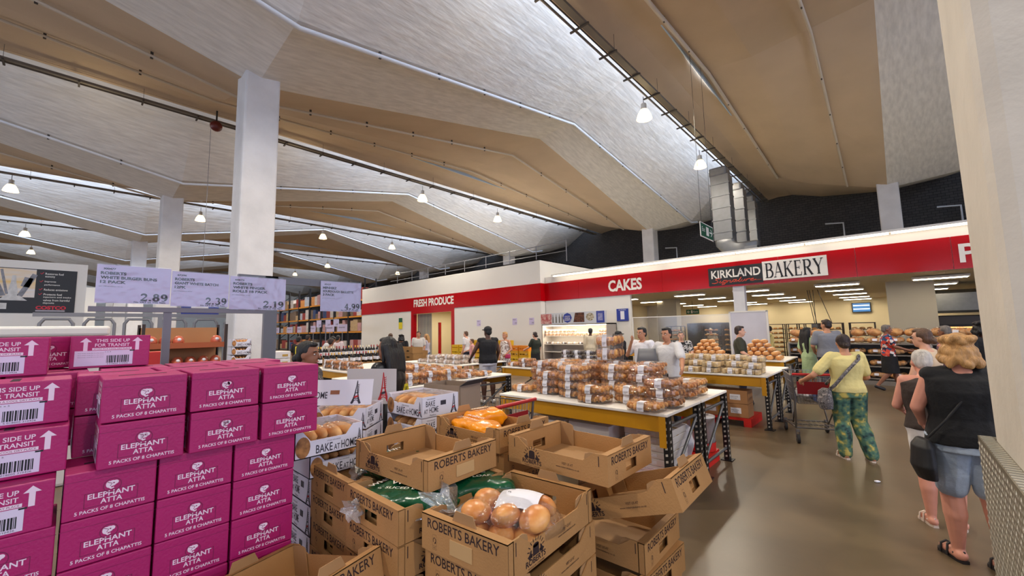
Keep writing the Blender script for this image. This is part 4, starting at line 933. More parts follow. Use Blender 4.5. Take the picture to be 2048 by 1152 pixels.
def bake_box(label, x, y, z, rz, w=.40, d=.36, h=.145, lid=False, open_top=True):
    "front (-y) is the printed lip with the bread picture; the +x side carries the tower"
    t = thing('baguette_box', label, 'box', (x, y, z), rz, 'white BAKE AT HOME boxes'); X, Y = w/2, d/2; fh = h*.62
    b = MB(); b.box(-X, X, -Y, Y, 0, .005); b.box(-X, -X+.004, -Y, Y, 0, h); b.box(X-.004, X, -Y, Y, 0, h); b.box(-X, X, Y-.004, Y, 0, h)
    b.prism([(-X, 0), (X, 0), (X, h), (X-.06, h), (X-.1, fh), (-X+.08, fh), (-X+.04, h), (-X, h)], .004, 'y', -Y)
    b.build('carton', M_WC, t)
    b = MB(); yd = (0, 0, 1); f = -Y-.0008
    b.text((-X*.42, f, h*.1), (1, 0, 0), yd, 'BAKE', w*.24, h*.32, .01); b.text((-X*.42+w*.26, f, h*.1), (1, 0, 0), yd, 'AT', w*.09, h*.22, .01); b.text((-X*.42+w*.37, f, h*.1), (1, 0, 0), yd, 'HOME', w*.24, h*.32, .01)
    b.text((-X*.1, f, h*.48), (1, 0, 0), yd, 'STONE OVEN BAKED', w*.2, h*.05)
    tower(b, (X*.88, f, h*.08), (1, 0, 0), yd, h*.7)
    g = X+.0008; s = (0, 1, 0)
    b.text((g, -Y*.8, h*.52), s, yd, 'BAKE', d*.24, h*.26, .01); b.text((g, -Y*.9, h*.2), s, yd, 'AT', d*.1, h*.2, .01); b.text((g, -Y*.62, h*.2), s, yd, 'HOME', d*.24, h*.28, .01); b.text((g, -Y*.75, h*.84), s, yd, 'STONE OVEN BAKED', d*.22, h*.06); b.text((g, -Y*.6, h*.06), s, yd, 'Menhirz', d*.16, h*.08)
    tower(b, (g, Y*.72, h*.03), s, yd, h*.93)
    b.quad((g, -Y*.02, h*.5), (g, Y*.28, h*.5), (g, Y*.28, h*.72), (g, -Y*.02, h*.72))
    b.build('printed_lettering', [M_TOWER, M_RIB], t)
    b = MB(); b.disc((-X*.78, f-.0006, h*.42), (1, 0, 0), yd, w*.1, h*.4, 20); b.build('bread_picture', M_LOAFPRINT, t)
    random.seed(int(abs(x*100))); b = MB()
    for i in range(5): b.ell((-X*.72+i*w*.18, random.uniform(-.03, .03), h*.62), (w*.095, Y*.86, h*.3), random.uniform(-.08, .08), 2, .12)
    b.build('baguettes', M_LOAF, t)
    b = MB(); n = 12; V_ = []
    for i in range(n+1):
        for j in range(n+1): V_.append((-X*.96+2*X*.96*i/n, -Y*.96+2*Y*.96*j/n, h*.9+.018*noise.noise(Vector((i*.9+x*9, j*.9, 0)))+.015*sin(pi*i/n)))
    b.smooth = True; b.add(V_, [(i*(n+1)+j, (i+1)*(n+1)+j, (i+1)*(n+1)+j+1, i*(n+1)+j+1) for i in range(n) for j in range(n)]); b.build('film_bag', F_BAG, t)
    if lid:
        b = MB(); a = R(-28); b.M = Matrix.Translation((0, Y, h+.0)) @ Matrix.Rotation(a, 4, 'X')
        b.box(-X, X, 0, .004, 0, .19); b.build('raised_lid', M_WC, t)
        b2 = MB(); b2.M = b.M; tower(b2, (X*.7, -.001, .02), (1, 0, 0), (0, 0, 1), .16); b2.text((-X*.9, -.001, .06), (1, 0, 0), (0, 0, 1), 'HOME', .1, .05, .01); b2.build('lid_print', [M_TOWER, M_RIB], t)
    return t
P0 = px(838, 845, 'Z', 1.07)
bake_box('white BAKE AT HOME box on top, right of the others beside the orange rolls', -2.86, 2.0, 1.10, R(2), .46, .36, .155)
for l in range(7): bake_box('white BAKE AT HOME box, %s below the topmost right-hand one' % ORD[l], -2.86+.01*(l % 2), 2.0, 1.10-.157*(l+1), R(2), .46, .36, .153) if 1.10-.157*(l+1) > 0 else None
bake_box('white BAKE AT HOME box of baguettes beside the top pink cartons', -2.47, 1.01, 1.102, R(90), .37, .34, .135)
bake_box('white BAKE AT HOME box of baguettes, directly under the one by the pink cartons', -2.52, 1.10, .968, R(90), .34, .30, .130)
for l in range(6): bake_box('white BAKE AT HOME box stacked by the pink corner, tower side out, %s from top' % ORD[l], -2.545, 1.105, .81-.157*l, R(-90), .30, .29, .153)
for l in range(7): bake_box('white BAKE AT HOME box at the back behind the pink cartons, %s from top' % ORD[l], -3.14, 1.52, 1.05-.16*l, R(40), .40, .34, .15) if 1.05-.16*l > 0 else None
t = thing('propped_card', 'white carton lid with a grey tower print propped up beside the pink cartons', 'lid', (-3.10, 1.42, 1.21), R(42))
b = MB(); b.M = Matrix.Rotation(R(-14), 4, 'X'); b.box(-.24, .24, 0, .005, 0, .19); b.build('panel', M_WC, t)
b2 = MB(); b2.M = b.M; tower(b2, (.12, -.001, .01), (1, 0, 0), (0, 0, 1), .17); b2.text((-.22, -.001, .05), (1, 0, 0), (0, 0, 1), 'HOME', .12, .05, .01); b2.build('lid_print', [M_TOWER, M_RIB], t)
b2 = MB(); b2.M = b.M; b2.box(-.08, -.01, -.0012, -.0005, .08, .11); b2.build('hand_hole', mat('hole_shade', (150, 96, 70), .8), t)
t = thing('propped_card', 'grey-white carton with a red tower print standing behind the propped lid', 'lid', (-3.37, 1.86, 1.13), R(30))
MB().box(-.28, .2, 0, .006, 0, .30).build('panel', mat('greyed_white_card', (196, 190, 190), .6), t)
b2 = MB(); tower(b2, (.08, -.001, .02), (1, 0, 0), (0, 0, 1), .25); b2.build('lid_print', [M_RIB, M_TOWER], t)
t = thing('carton', 'opened brown and grey carton behind the right-hand BAKE AT HOME box', 'box', (-3.1, 2.5, 1.0), R(10))
b = MB(); b.box(-.22, .22, -.15, -.145, 0, .26); b.box(-.22, .22, .145, .15, 0, .26); b.box(-.22, -.215, -.15, .15, 0, .26); b.box(.215, .22, -.15, .15, 0, .26); b.box(-.22, .22, -.15, .15, 0, .005); b.build('body', M_CARDG, t)
b = MB(); b.M = Matrix.Translation((.22, 0, .26)) @ Matrix.Rotation(R(60), 4, 'Y'); b.box(0, .004, -.15, .15, 0, .1); b.build('flap', mat('dark_grey_card', (74, 72, 76), .7), t)
for l in range(5): carton('brown_carton', 'brown carton in the stack under the opened one, %s from the top' % ORD[l], -3.1, 2.5, .8-.2*l, .44, .32, .196, M_BROWNCARD, lab=False, rz=R(10))
# ------------------------------------------------------------------ shopping carts
M_WIRE = mat('cart_wire', (128, 124, 122), .35, metal=.8)
M_HANDLE = mat('red_cart_handle', (178, 34, 36), .35)
M_TYRE = mat('cart_wheel_rubber', (40, 38, 38), .6)
def cart(label, x, y, rz, seat=mat('red_seat_flap', (140, 16, 26), .4), handle=M_HANDLE):
    t = thing('shopping_cart', label, 'cart', (x, y, 0), rz); b = MB()
    # basket: rear (handle) at y=-.48, front at y=.5; wires are one basket
    def ring(z, k): # k 0 bottom 1 top
        wr, wf = .25+.06*k, .19+.06*k; return [(-wr, -.46+.0*k, z), (wr, -.46, z), (wf, .42+.08*k, z), (-wf, .42+.08*k, z)]
    lo, hi = ring(.52, 0), ring(.98, 1); lo = [(p[0], p[1], p[2]+(.06 if p[1] < 0 else 0)) for p in lo]
    mix = lambda p, q, u: tuple(p[i]+(q[i]-p[i])*u for i in range(3))
    for a in range(4):
        c = (a+1) % 4; n = (13, 20, 9, 20)[a]
        for i in range(n+1): b.tube([mix(lo[a], lo[c], i/n), mix(hi[a], hi[c], i/n)], .0032, 4, False)
        for u in (.0, .25, .5, .75): b.tube([mix(lo[a], hi[a], u), mix(lo[c], hi[c], u)], .004, 4, False)
    for i in range(10): b.tube([mix(lo[0], lo[1], i/9), mix(lo[3], lo[2], i/9)], .0032, 4, False)
    for i in range(8): b.tube([mix(lo[0], lo[3], i/7), mix(lo[1], lo[2], i/7)], .0032, 4, False)
    b.build('basket', M_WIRE, t)
    b = MB(); b.tube(hi+[hi[0]], .011, 8); b.build('rim', M_WIRE, t)
    b = MB()
    for s in (-1, 1):
        b.tube([(s*.31, -.5, 1.0), (s*.29, -.46, .56), (s*.29, -.40, .22), (s*.27, .46, .16)], .014, 8)
        b.tube([(s*.25, -.3, .56), (s*.23, .1, .2), (s*.2, .2, .5)], .011, 6)
    b.tube([(-.29, -.40, .22), (.29, -.40, .22)], .012, 6); b.tube([(-.27, .46, .16), (.27, .46, .16)], .012, 6); b.tube([(-.28, .0, .19), (.28, .0, .19)], .009, 6)
    for i in range(7): xx = -.21+i*.07; b.tube([(xx, -.40, .22), (xx, .46, .16)], .005, 4)
    b.build('frame', M_WIRE, t)
    MB().tube([(-.31, -.53, 1.01), (.31, -.53, 1.01)], .019, 10).build('handle', handle, t)
    b = MB(); b.box(-.25, .25, -.475, -.468, .72, .9); b.build('seat_flap', seat, t)
    for sx, sy in ((-1, -1), (1, -1), (-1, 1), (1, 1)):
        b = MB(); cx, cy = sx*.28, sy*.43; b.tube([(cx-.018, cy, .065), (cx+.018, cy, .065)], .064, 16); o = b.build('wheel', M_TYRE, t)
        f = MB(); f.box(cx-.024, cx-.019, cy-.02, cy+.02, .06, .17); f.box(cx+.019, cx+.024, cy-.02, cy+.02, .06, .17); f.box(cx-.024, cx+.024, cy-.02, cy+.02, .165, .2); f.build('fork', M_WIRE, o)
    return t
cart('wire shopping cart pushed by the woman in the yellow shirt', -1.03, 7.92, .337)
t = thing('shopping', 'blue and white goods lying in the wire cart of the woman in yellow', 'goods', (-1.0, 7.95, .575), .337)
MB().bbox(-.02, .16, -.3, .05, 0, .14, .01).build('blue_pack', mat('blue_pack', (70, 84, 128), .5), t); b = MB(); b.ell((-.1, .05, .08), (.1, .2, .08), .2, 3, .25); b.build('white_bag', mat('white_plastic_sack', (214, 212, 216), .35, bump=.4, bscale=8), t)
cart('shopping cart with a red handle behind the brown trays, at the front table corner', -3.371, 3.098, R(92))
cart('dark shopping cart pushed by the woman in the floral top', 1.02, 14.55, R(-80), mat('navy_flap', (34, 36, 60), .5))
# ------------------------------------------------------------------ people
def skinmat(n, rgb): return mat('skin_'+n, rgb, .5, var=.06, vscale=14)
SK = {'fair': skinmat('fair', (222, 168, 140)), 'tan': skinmat('tan', (196, 138, 104)), 'brown': skinmat('brown', (146, 96, 70)), 'dark': skinmat('dark', (86, 56, 44)), 'pink': skinmat('pink', (216, 150, 126))}
M_EYEW = mat('eye_white', (226, 220, 214), .3); M_EYE = mat('dark_eye', (30, 20, 18), .3); M_LIP = mat('lips', (150, 78, 72), .5)
HAIR = {k: mat('hair_'+k, c, .5, var=.35, vscale=9, bump=.6, bscale=30, stretch=(3, 3, .4)) for k, c in dict(black=(20, 17, 18), darkbrown=(48, 32, 26), brown=(92, 64, 44), blonde=(198, 150, 92), silver=(206, 198, 188), grey=(120, 112, 106)).items()}
def cloth(n, rgb, **k): return mat('cloth_'+n, rgb, .85, bump=.35, bscale=22, **k)
def person(label, loc, yaw, h=1.7, skin='tan', hair='darkbrown', hstyle='short', top=None, sleeve='short', bottom=None, legs='trousers', shoes=None, pose={}, lean=0., bulk=1., vox=.011, face=True, toplen=.88, female=False, extra=None, hands=True, turn=0., apron=None, hat=None, tilt=0.):
    "standing figure facing local +y; joints are metres on a 1.70 m body, later scaled to h"
    s = h/1.7; t = thing('person', label, 'person', loc, yaw)
    J = dict(hip=(0, 0, .93), waist=(0, .0, 1.07), chest=(0, -.01, 1.27), neck=(0, -.02, 1.43), head=(0, .015, 1.575))
    for sd, n in ((-1, 'L'), (1, 'R')):
        J.update({'sh'+n: (sd*.175*(.93 if female else 1.05), -.015, 1.385), 'el'+n: (sd*.225, -.04, 1.12), 'wr'+n: (sd*.225, .05, .89), 'hp'+n: (sd*.09, 0, .9), 'kn'+n: (sd*.1, .015, .49), 'an'+n: (sd*.105, -.02, .085)})
    J.update(pose)
    J = {k: Vector(v) for k, v in J.items()}
    if lean:
        Q = Matrix.Rotation(-lean, 3, 'X'); c = J['hip']
        for k in ('waist', 'chest', 'neck', 'head', 'shL', 'shR')+tuple(q for q in ('elL', 'elR', 'wrL', 'wrR') if q not in pose): J[k] = c+Q @ (J[k]-c)
    Qt = Matrix.Rotation(-lean, 3, 'X') if lean else Matrix.Identity(3)
    w = bulk; fm = female
    def torso(b, g, z0=None):
        rg = [(J['hip']+Vector((0, -.005, -.08)), .135*w+g, .105*w+g), (J['hip']+Vector((0, -.012, .0)), .165*w*(1.05 if fm else 1)+g, .118*w+g), ((J['hip']+J['waist'])/2, (.158 if fm else .155)*w+g, .108*w+g),
              (J['waist'], (.135 if fm else .148)*w+g, .1*w+g, Qt), ((J['waist']+J['chest'])/2, .15*w+g, .108*w+g, Qt), (J['chest'], .165*w+g, (.118 if fm else .112)*w+g, Qt), (J['chest']+(J['neck']-J['chest'])*.55, .165*w+g, .095*w+g, Qt), (J['neck']-(J['neck']-J['chest'])*.12, .1*w+g*.7, .07+g*.6, Qt), (J['neck']+(J['head']-J['neck'])*.05, .058+g*.3, .058+g*.3, Qt)]
        b.loft(rg, n=18, sq=.85)
        for n in 'LR': b.cap(J['chest']+(J['sh'+n]-J['chest'])*.6+Qt @ Vector((0, 0, .03)), J['sh'+n], .066*w+g, .056*w**.5+g)
    def arm(b, n, g, upto=1.):
        a, e, c = J['sh'+n], J['el'+n], J['wr'+n]
        if upto <= .5: b.cap(a, a+(e-a)*(upto*2), .054*w**.5+g, .046*w**.5+g*1.25); return
        b.cap(a, e, .053*w**.5+g, .040*w**.5+g); b.cap(e, e+(c-e)*(2*upto-1), .040*w**.5+g, .027+g)
    def leg(b, n, g, upto=1., flare=0.):
        a, k, c = J['hp'+n], J['kn'+n], J['an'+n]
        if upto <= .5: b.cap(a, a+(k-a)*(upto*2), .088*w+g, (.088+(.056-.088)*upto*2)*w+g*1.3); return
        b.cap(a, k, .088*w+g, .056*w+g); m = k+(c-k)*.35+Vector((0, -.018, 0)); b.cap(k, m, .055*w+g, .056*w+g+flare*.4)
        if upto >= .99: b.cap(m, c, .055*w+g+flare*.4, .034*w**.5+g+flare)
        else: b.cap(m, m+(c-m)*max(.05, (2*upto-1.35)/.65), .055*w+g, .045*w+g)
    hd = J['head']; Qh = Qt @ Matrix.Rotation(turn, 3, 'Z') @ Matrix.Rotation(-tilt, 3, 'X')
    H = lambda x, y, z: hd+Qh @ Vector((x, y, z))
    b = MB(); torso(b, 0)
    for n in 'LR': arm(b, n, 0); leg(b, n, 0)
    b.cap(J['neck']-Vector((0, 0, .03)), hd+Qh @ Vector((0, -.02, -.05)), .056*w**.4, .05)
    b.ell(H(0, -.012, .025), (.074, .092, .098), Qh, 3); b.ell(H(0, .012, -.035), (.06, .072, .082), Qh, 3); b.ell(H(0, .045, -.092), (.03, .03, .024), Qh)
    b.cap(H(0, .088, .012), H(0, .105, -.026), .008, .013); b.ell(H(0, .07, -.064), (.026, .018, .014), Qh); b.cap(H(-.04, .07, .03), H(.04, .07, .03), .012, .012)
    for sd in (-1, 1): b.ell(H(sd*.076, -.01, -.005), (.010, .022, .034), Qh)
    for n in 'LR':
        a = J['an'+n]; f = pose.get('toe'+n); f = Vector(f) if f else a+Vector((.02*(1 if n == 'R' else -1), .15, -.045)); b.cap(a+Vector((0, -.03, -.035)), f, .04, .03); b.cap(a, a+Vector((0, -.02, -.04)), .036, .04)
    me = solid(b, vox, 3, 'body')
    if hands:
        hb = MB()
        for n in 'LR':
            c = J['wr'+n]; dr = (c-J['el'+n]).normalized(); sd = -1 if n == 'L' else 1
            side = dr.cross(Vector((-sd, 0, .15))).normalized(); nrm = side.cross(dr).normalized()*(-sd)
            if side.length < .1: side = Vector((0, 1, 0))
            hb.cap(c-dr*.02, c+dr*.03, .026, .03); hb.smooth = True
            hb.loft([(c+dr*(.015+.02*i)-nrm*.0, .034-.001*i, .015, Matrix((side, nrm, dr)).transposed()) for i in range(5)], n=10)
            for q, (o_, L) in enumerate(((-.027, .062), (-.009, .075), (.009, .07), (.026, .055))):
                p0 = c+dr*.085+side*-o_; p1 = p0+(dr*.9+nrm*.25).normalized()*L*.5; p2 = p1+(dr*.6+nrm*.75).normalized()*L*.5; hb.tube([p0-dr*.02, p0, p1, p2, p2+(p2-p1)*.1], [.009, .0092, .0085, .0072, .003], 7)
            p0 = c+dr*.03+side*.03; p1 = p0+(dr*.65+side*.6+nrm*.3).normalized()*.035; p2 = p1+(dr*.9+side*.1+nrm*.4).normalized()*.03; hb.tube([p0-side*.012, p0, p1, p2], [.011, .012, .0105, .007], 7)
        bm = bmesh.new(); bm.from_mesh(me); hm = hb.mesh('h', []); bm.from_mesh(hm); bm.to_mesh(me); bm.free(); bpy.data.meshes.remove(hm)
        me.polygons.foreach_set('use_smooth', [True]*len(me.polygons))
    P = []
    P.append(mobj('body', me, SK[skin], t))
    def wear(name, b, m, push=.006, vx=None, sm=3): o = mobj(name, solid(b, vx or vox, sm, name, push, 13., (1, 1, .6)), m, t); P.append(o); return o
    g = .016
    if top:
        b = MB(); zc = toplen
        rg0 = J['hip']+Vector((0, 0, zc-.93)); b2 = MB(); torso(b2, g)
        # hem ring, then the torso above it
        b.loft([(rg0, .172*w*(1.03 if fm else 1)+g, .125*w+g), (J['hip']+Vector((0, -.01, max(.03, zc-.9))), .168*w+g, .122*w+g), (J['waist'], (.142 if fm else .152)*w+g, .108*w+g, Qt), ((J['waist']+J['chest'])/2, .155*w+g, .114*w+g, Qt), (J['chest'], .168*w+g, (.126 if fm else .118)*w+g, Qt), (J['chest']+(J['neck']-J['chest'])*.55, .168*w+g, .1*w+g, Qt), (J['neck']-(J['neck']-J['chest'])*.14, .095*w+g*.6, .07+g*.5, Qt)], n=20, sq=.85)
        up = {'short': .36, 'long': .97, 'none': .06, 'strap': 0}[sleeve]
        for n in 'LR':
            if up: b.cap(J['chest']+(J['sh'+n]-J['chest'])*.6+Qt @ Vector((0, 0, .03)), J['sh'+n], .066*w+g, (.058 if up > .1 else .05)*w**.5+g*.8)
            if up > .1: arm(b, n, g+.004, up)
        wear('shirt', b, top)
    if bottom:
        b = MB()
        if legs in ('trousers', 'shorts', 'wide'):
            b.loft([(J['hip']+Vector((0, 0, -.1)), .15*w+g, .12*w+g), (J['hip'], .168*w*(1.06 if fm else 1)+g*.7, .122*w+g*.7), (J['hip']+Vector((0, 0, .09)), .15*w+g*.6, .108*w+g*.6)], n=18, sq=.85)
            for n in 'LR': leg(b, n, g*.9+(.018 if legs == 'wide' else 0), {'trousers': 1., 'wide': 1., 'shorts': .42}[legs], .012 if legs == 'wide' else .004)
        else:
            L = {'skirt': .45, 'dress': .42, 'long': .25}[legs]
            b.loft([((0, .0, L), .21*w, .17*w), ((0, 0, .7), .2*w, .16*w), (J['hip'], .175*w+g, .13*w+g), (J['hip']+Vector((0, 0, .1)), .15*w+g*.6, .11*w+g*.6)], n=20)
        wear({'trousers': 'trousers', 'wide': 'trousers', 'shorts': 'shorts'}.get(legs, 'skirt'), b, bottom)
    if shoes:
        for n in 'LR':
            b = MB(); a = J['an'+n]; f = pose.get('toe'+n); f = Vector(f) if f else a+Vector((.02*(1 if n == 'R' else -1), .15, -.045))
            if shoes in (M_SANDAL, M_WSANDAL):
                d = (f-a); d.z = 0; d.normalize(); sx = Vector((d.y, -d.x, 0)); z0 = f.z-.04
                pr = [a-d*.06, a-d*.02, a+d*.06, f, f+d*.035]; ws = [.02, .034, .034, .045, .02]
                vs = [tuple(Vector((p.x, p.y, max(0, z0)+zz))+sx*w_*q_) for p, w_ in zip(pr, ws) for q_ in (-1, 1) for zz in (0, .022)]
                fs = []
                for i_ in range(4):
                    o_ = i_*4; fs += [(o_, o_+4, o_+5, o_+1), (o_+2, o_+3, o_+7, o_+6), (o_+1, o_+5, o_+7, o_+3), (o_, o_+2, o_+6, o_+4)]
                fs += [(0, 1, 3, 2), (16, 18, 19, 17)]; b.add(vs, fs)
                for u in (.35, .8): c_ = a.lerp(f, u); b.tube([c_+sx*.045+Vector((0, 0, z0+.01-c_.z)), c_+sx*.036+Vector((0, 0, .022)), c_+Vector((0, 0, .042)), c_-sx*.036+Vector((0, 0, .022)), c_-sx*.045+Vector((0, 0, z0+.01-c_.z))], .008, 6)
                b.tube([a+Vector((sx.x*.04, sx.y*.04, -.03))-d*.0, a-d*.055+Vector((0, 0, -.005)), a-sx*.04+Vector((0, 0, -.03))], .008, 6)
                P.append(b.build('sandal', shoes, t)); continue
            b.cap(a+Vector((0, -.035, -.042)), f+Vector((0, .01, -.005)), .047, .04); wear('shoe', b, shoes, 0, .009)
    if apron:
        b = MB(); b.loft([((0, .02, .6), .2*w, .15*w), (J['hip']+Vector((0, .03, 0)), .175*w+g, .13*w+g), (J['chest']+Vector((0, .03, .02)), .12*w, .12*w)], n=18); wear('apron', b, apron)
    hm = HAIR[hair]; b = MB()
    if hstyle != 'bald':
        b.ell(H(0, -.03, .042), (.083, .088, .092), Qh, 3); b.ell(H(0, -.055, .0), (.074, .062, .08), Qh, 3)
        b.ell(H(0, .035, .092), (.055, .05, .03), Qh)
        if hstyle == 'bob':
            random.seed(9)
            for k in range(46):
                a = R(-128+256*(k % 23)/22); up = k//23; zz = (-.02, -.085)[up]+random.uniform(-.025, .025); rr = .088+.012*up+random.uniform(-.006, .008)
                b.ell(H(rr*sin(a), -.028-rr*cos(a), zz), (.026, .026, .036), Qh @ Matrix.Rotation(random.uniform(-.6, .6), 3, 'Y'), 2)
            for k in range(14): a = R(-150+300*k/13); b.ell(H(.074*sin(a), -.03-.078*cos(a), .075+random.uniform(-.02, .02)), (.034, .034, .03), Qh, 2)
            b.ell(H(0, -.06, -.04), (.085, .055, .085), Qh, 3)
        if hstyle in ('long', 'verylong'):
            L = .30 if hstyle == 'long' else .5
            for k in range(7):
                x = (k-3)*.03; b.tube([H(x*1.1, -.07, .05), H(x*1.25, -.105, -.06), H(x*1.2, -.12, -.06)+Vector((0, -.01, -L*.5)), H(x*.9, -.11, -.06)+Vector((0, 0, -L))], [.036, .034, .03, .014], 8)
            for sd in (-1, 1): b.cap(H(sd*.07, -.015, .03), H(sd*.082, -.03, -.12), .025, .022)
        if hstyle == 'bun': b.ell(H(0, -.115, .06), (.042, .04, .042), Qh, 2)
        if hstyle == 'lowbun': b.ell(H(0, -.115, -.03), (.042, .04, .042), Qh, 2)
        if hstyle == 'tail': b.tube([H(0, -.1, .04), H(0, -.15, .0), H(0, -.14, -.12), H(0, -.12, -.2)], [.03, .036, .03, .01], 8)
        wear('hair', b, hm, .008, min(vox, .009), 6 if hstyle == 'bob' else 2)
    if hat:
        b = MB(); b.ell(H(0, -.02, .062), (.09, .1, .072), Qh, 3); b.cap(H(-.05, .08, .052), H(.05, .08, .052), .012, .012); b.cap(H(-.035, .13, .045), H(.035, .13, .045), .01, .01); b.ell(H(0, .1, .05), (.075, .06, .012), Qh)
        wear('cap', b, hat, 0, .009, 2)
    if face:
        for sd in (-1, 1):
            b = MB(); b.ell(H(sd*.031, .0735, .006), (.0135, .009, .0075), Qh); e = b.build('eye', M_EYEW, t); P.append(e)
            b = MB(); b.ell(H(sd*.031, .0805, .006), (.006, .004, .0062), Qh); b.build('iris', M_EYE, e)
            b = MB(); b.tube([H(sd*.015, .084, .028), H(sd*.032, .083, .033), H(sd*.05, .072, .027)], .0042, 5); P.append(b.build('eyebrow', hm if hair not in ('silver', 'blonde') else HAIR['brown'], t))
        b = MB(); b.ell(H(0, .083, -.064), (.023, .008, .0075), Qh); P.append(b.build('lips', M_LIP, t))
    if extra: P += extra(t, J, H, wear) or []
    for o in P: o.scale = (s, s, s)
    return t
def face_to(dx, dy): return math.atan2(-dx, dy)
def strap(m, pts, r=.018):
    def f(t, J, H, wear): return [MB().tube(pts, r, 6).build('bag_strap', m, t)]
    return f
ARM_R = lambda **k: k
C_WHITE = cloth('white', (226, 222, 220)); C_BLACK = cloth('black', (24, 23, 26)); C_DENIM = cloth('pale_denim', (176, 190, 206), var=.3, vscale=5); C_NAVY = cloth('navy', (38, 42, 58)); C_OLIVE = cloth('olive', (58, 58, 44)); C_GREYT = cloth('grey', (132, 134, 142)); C_CREAMC = cloth('cream', (206, 190, 164))
M_SANDAL = mat('black_sandal', (34, 30, 30), .6); M_SHOE = mat('dark_shoe', (40, 38, 40), .6); M_WSANDAL = mat('pale_sandal', (214, 196, 180), .6); M_TRAINER = mat('white_trainer', (214, 210, 206), .6)
# woman in yellow, pushing the cart, seen from behind
def ybag(t, J, H, wear):
    m = pattern('grey_brown_print', [(50, 46, 48), (120, 116, 118), (76, 70, 72), (158, 150, 146)], 26.); r = []
    r.append(MB().tube([(.16, -.02, 1.43), (.1, -.155, 1.36), (-.05, -.175, 1.2), (-.2, -.15, 1.0), (-.27, -.06, .9)], .022, 6).build('bag_strap', m, t))
    r.append(MB().tube([(.16, -.02, 1.43), (.1, .14, 1.33), (-.05, .17, 1.15), (-.22, .1, .98)], .02, 6).build('bag_strap', m, t))
    b = MB(); b.loft([((-.28, -.03, .66), .07, .11), ((-.29, -.03, .76), .085, .15), ((-.28, -.02, .9), .07, .13), ((-.26, -.02, .94), .04, .09)], n=14); r.append(wear('shoulder_bag', b, m, .008)); return r
person('woman in yellow t-shirt and green patterned trousers seen from behind, pushing a wire cart', (-.50, 7.05, 0), R(24), 1.60, 'tan', 'darkbrown', 'lowbun', cloth('yellow', (228, 212, 142)), 'short', pattern('green_leaf_print', [(30, 50, 50), (52, 88, 80), (76, 112, 92), (112, 128, 84), (190, 172, 90)], 11.), 'wide', M_WSANDAL,
       dict(elL=(-.40, -.02, 1.12), wrL=(-.46, .22, 1.02), elR=(.25, .04, 1.1), wrR=(.18, .24, 1.03), anL=(-.12, -.06, .085), anR=(.15, -.13, .085)), bulk=1.12, female=True, face=False, extra=ybag, toplen=.90, vox=.009)
# the two women beside the near column
def bbag(t, J, H, wear):
    r = []; m = mat('black_bag_fabric', (20, 19, 21), .6)
    r.append(MB().tube([(.12, -.02, 1.44), (.0, -.15, 1.3), (-.16, -.165, 1.08), (-.25, -.1, .93)], .009, 6).build('bag_strap', m, t))
    b = MB(); b.loft([((-.27, -.07, .62), .05, .10), ((-.29, -.08, .72), .065, .12), ((-.28, -.07, .86), .06, .11), ((-.27, -.06, .91), .03, .08)], n=14); r.append(wear('shoulder_bag', b, m, .006)); return r
person('blonde woman in black sleeveless top and pale denim shorts, from behind, beside the near column', (.33, 4.50, 0), R(18), 1.655, 'pink', 'blonde', 'bob', cloth('black_top', (20, 20, 22)), 'none', C_DENIM, 'shorts', M_SANDAL,
       dict(elL=(-.25, .03, 1.13), wrL=(-.18, .17, 1.0), elR=(.25, .05, 1.13), wrR=(.2, .25, 1.05), anL=(-.09, .08, .085), anR=(.10, -.10, .085), toeL=(-.12, .22, .04), toeR=(.09, .05, .04), knL=(-.10, .05, .49), knR=(.1, .0, .49)), bulk=1.22, female=True, face=False, extra=bbag, toplen=.88, vox=.008, turn=.5)
person('silver-haired woman in a brown strappy top and white shorts, leaning left beside the blonde woman', (.20, 5.2, 0), R(15), 1.50, 'pink', 'silver', 'short', cloth('brown_top', (58, 46, 40)), 'strap', C_WHITE, 'shorts', M_WSANDAL,
       dict(elL=(-.24, .1, 1.12), wrL=(-.16, .28, 1.06), elR=(.24, .1, 1.1), wrR=(.16, .28, 1.04)), lean=.2, bulk=1.2, female=True, face=True, toplen=.92, tilt=-.1)
person('woman with glasses and tied-back brown hair in a beige sleeveless top, looking left', (.27, 7.3, 0), R(70), 1.66, 'fair', 'brown', 'lowbun', cloth('beige_top', (214, 188, 156)), 'none', C_OLIVE, 'trousers', M_SHOE, dict(elL=(-.22, .06, 1.12), wrL=(-.12, .2, .98)), female=True,
       extra=lambda t, J, H, wear: [(lambda b: (b.box(*(lambda p: (p.x-.065, p.x+.065, p.y+.078, p.y+.09, p.z-.004, p.z+.016))(H(0, 0, 0))), b.build('glasses', M_BLACK, t))[1])(MB())])
# shoppers along the bread shelves
C_FLORAL = pattern('red_blue_floral', [(36, 40, 66), (214, 70, 56), (230, 218, 214), (60, 84, 128), (226, 96, 70)], 16., kind='voronoi')
person('woman in a red and blue floral top and black skirt, striding right behind a cart', (-.12, 14.5, 0), R(-78), 1.68, 'brown', 'grey', 'short', C_FLORAL, 'short', C_BLACK, 'skirt', M_SHOE,
       dict(elL=(-.24, .08, 1.14), wrL=(-.2, .34, 1.05), elR=(.24, .08, 1.14), wrR=(.2, .34, 1.05), knL=(-.1, .12, .5), anL=(-.1, .16, .085), knR=(.1, -.02, .48), anR=(.1, -.3, .14), toeR=(.1, -.2, .04)), female=True, bulk=1.05)
p = px(1672, 760, 'Z', 0)
person('tall man in a grey-blue t-shirt with short dark hair, from behind by the bread shelves', (-1.15, 12.2, 0), R(20), 1.84, 'tan', 'darkbrown', 'short', C_GREYT, 'short', C_NAVY, 'trousers', M_SHOE, dict(elL=(-.27, .0, 1.13), wrL=(-.2, .2, 1.0)), bulk=1.15, face=True, turn=.7)
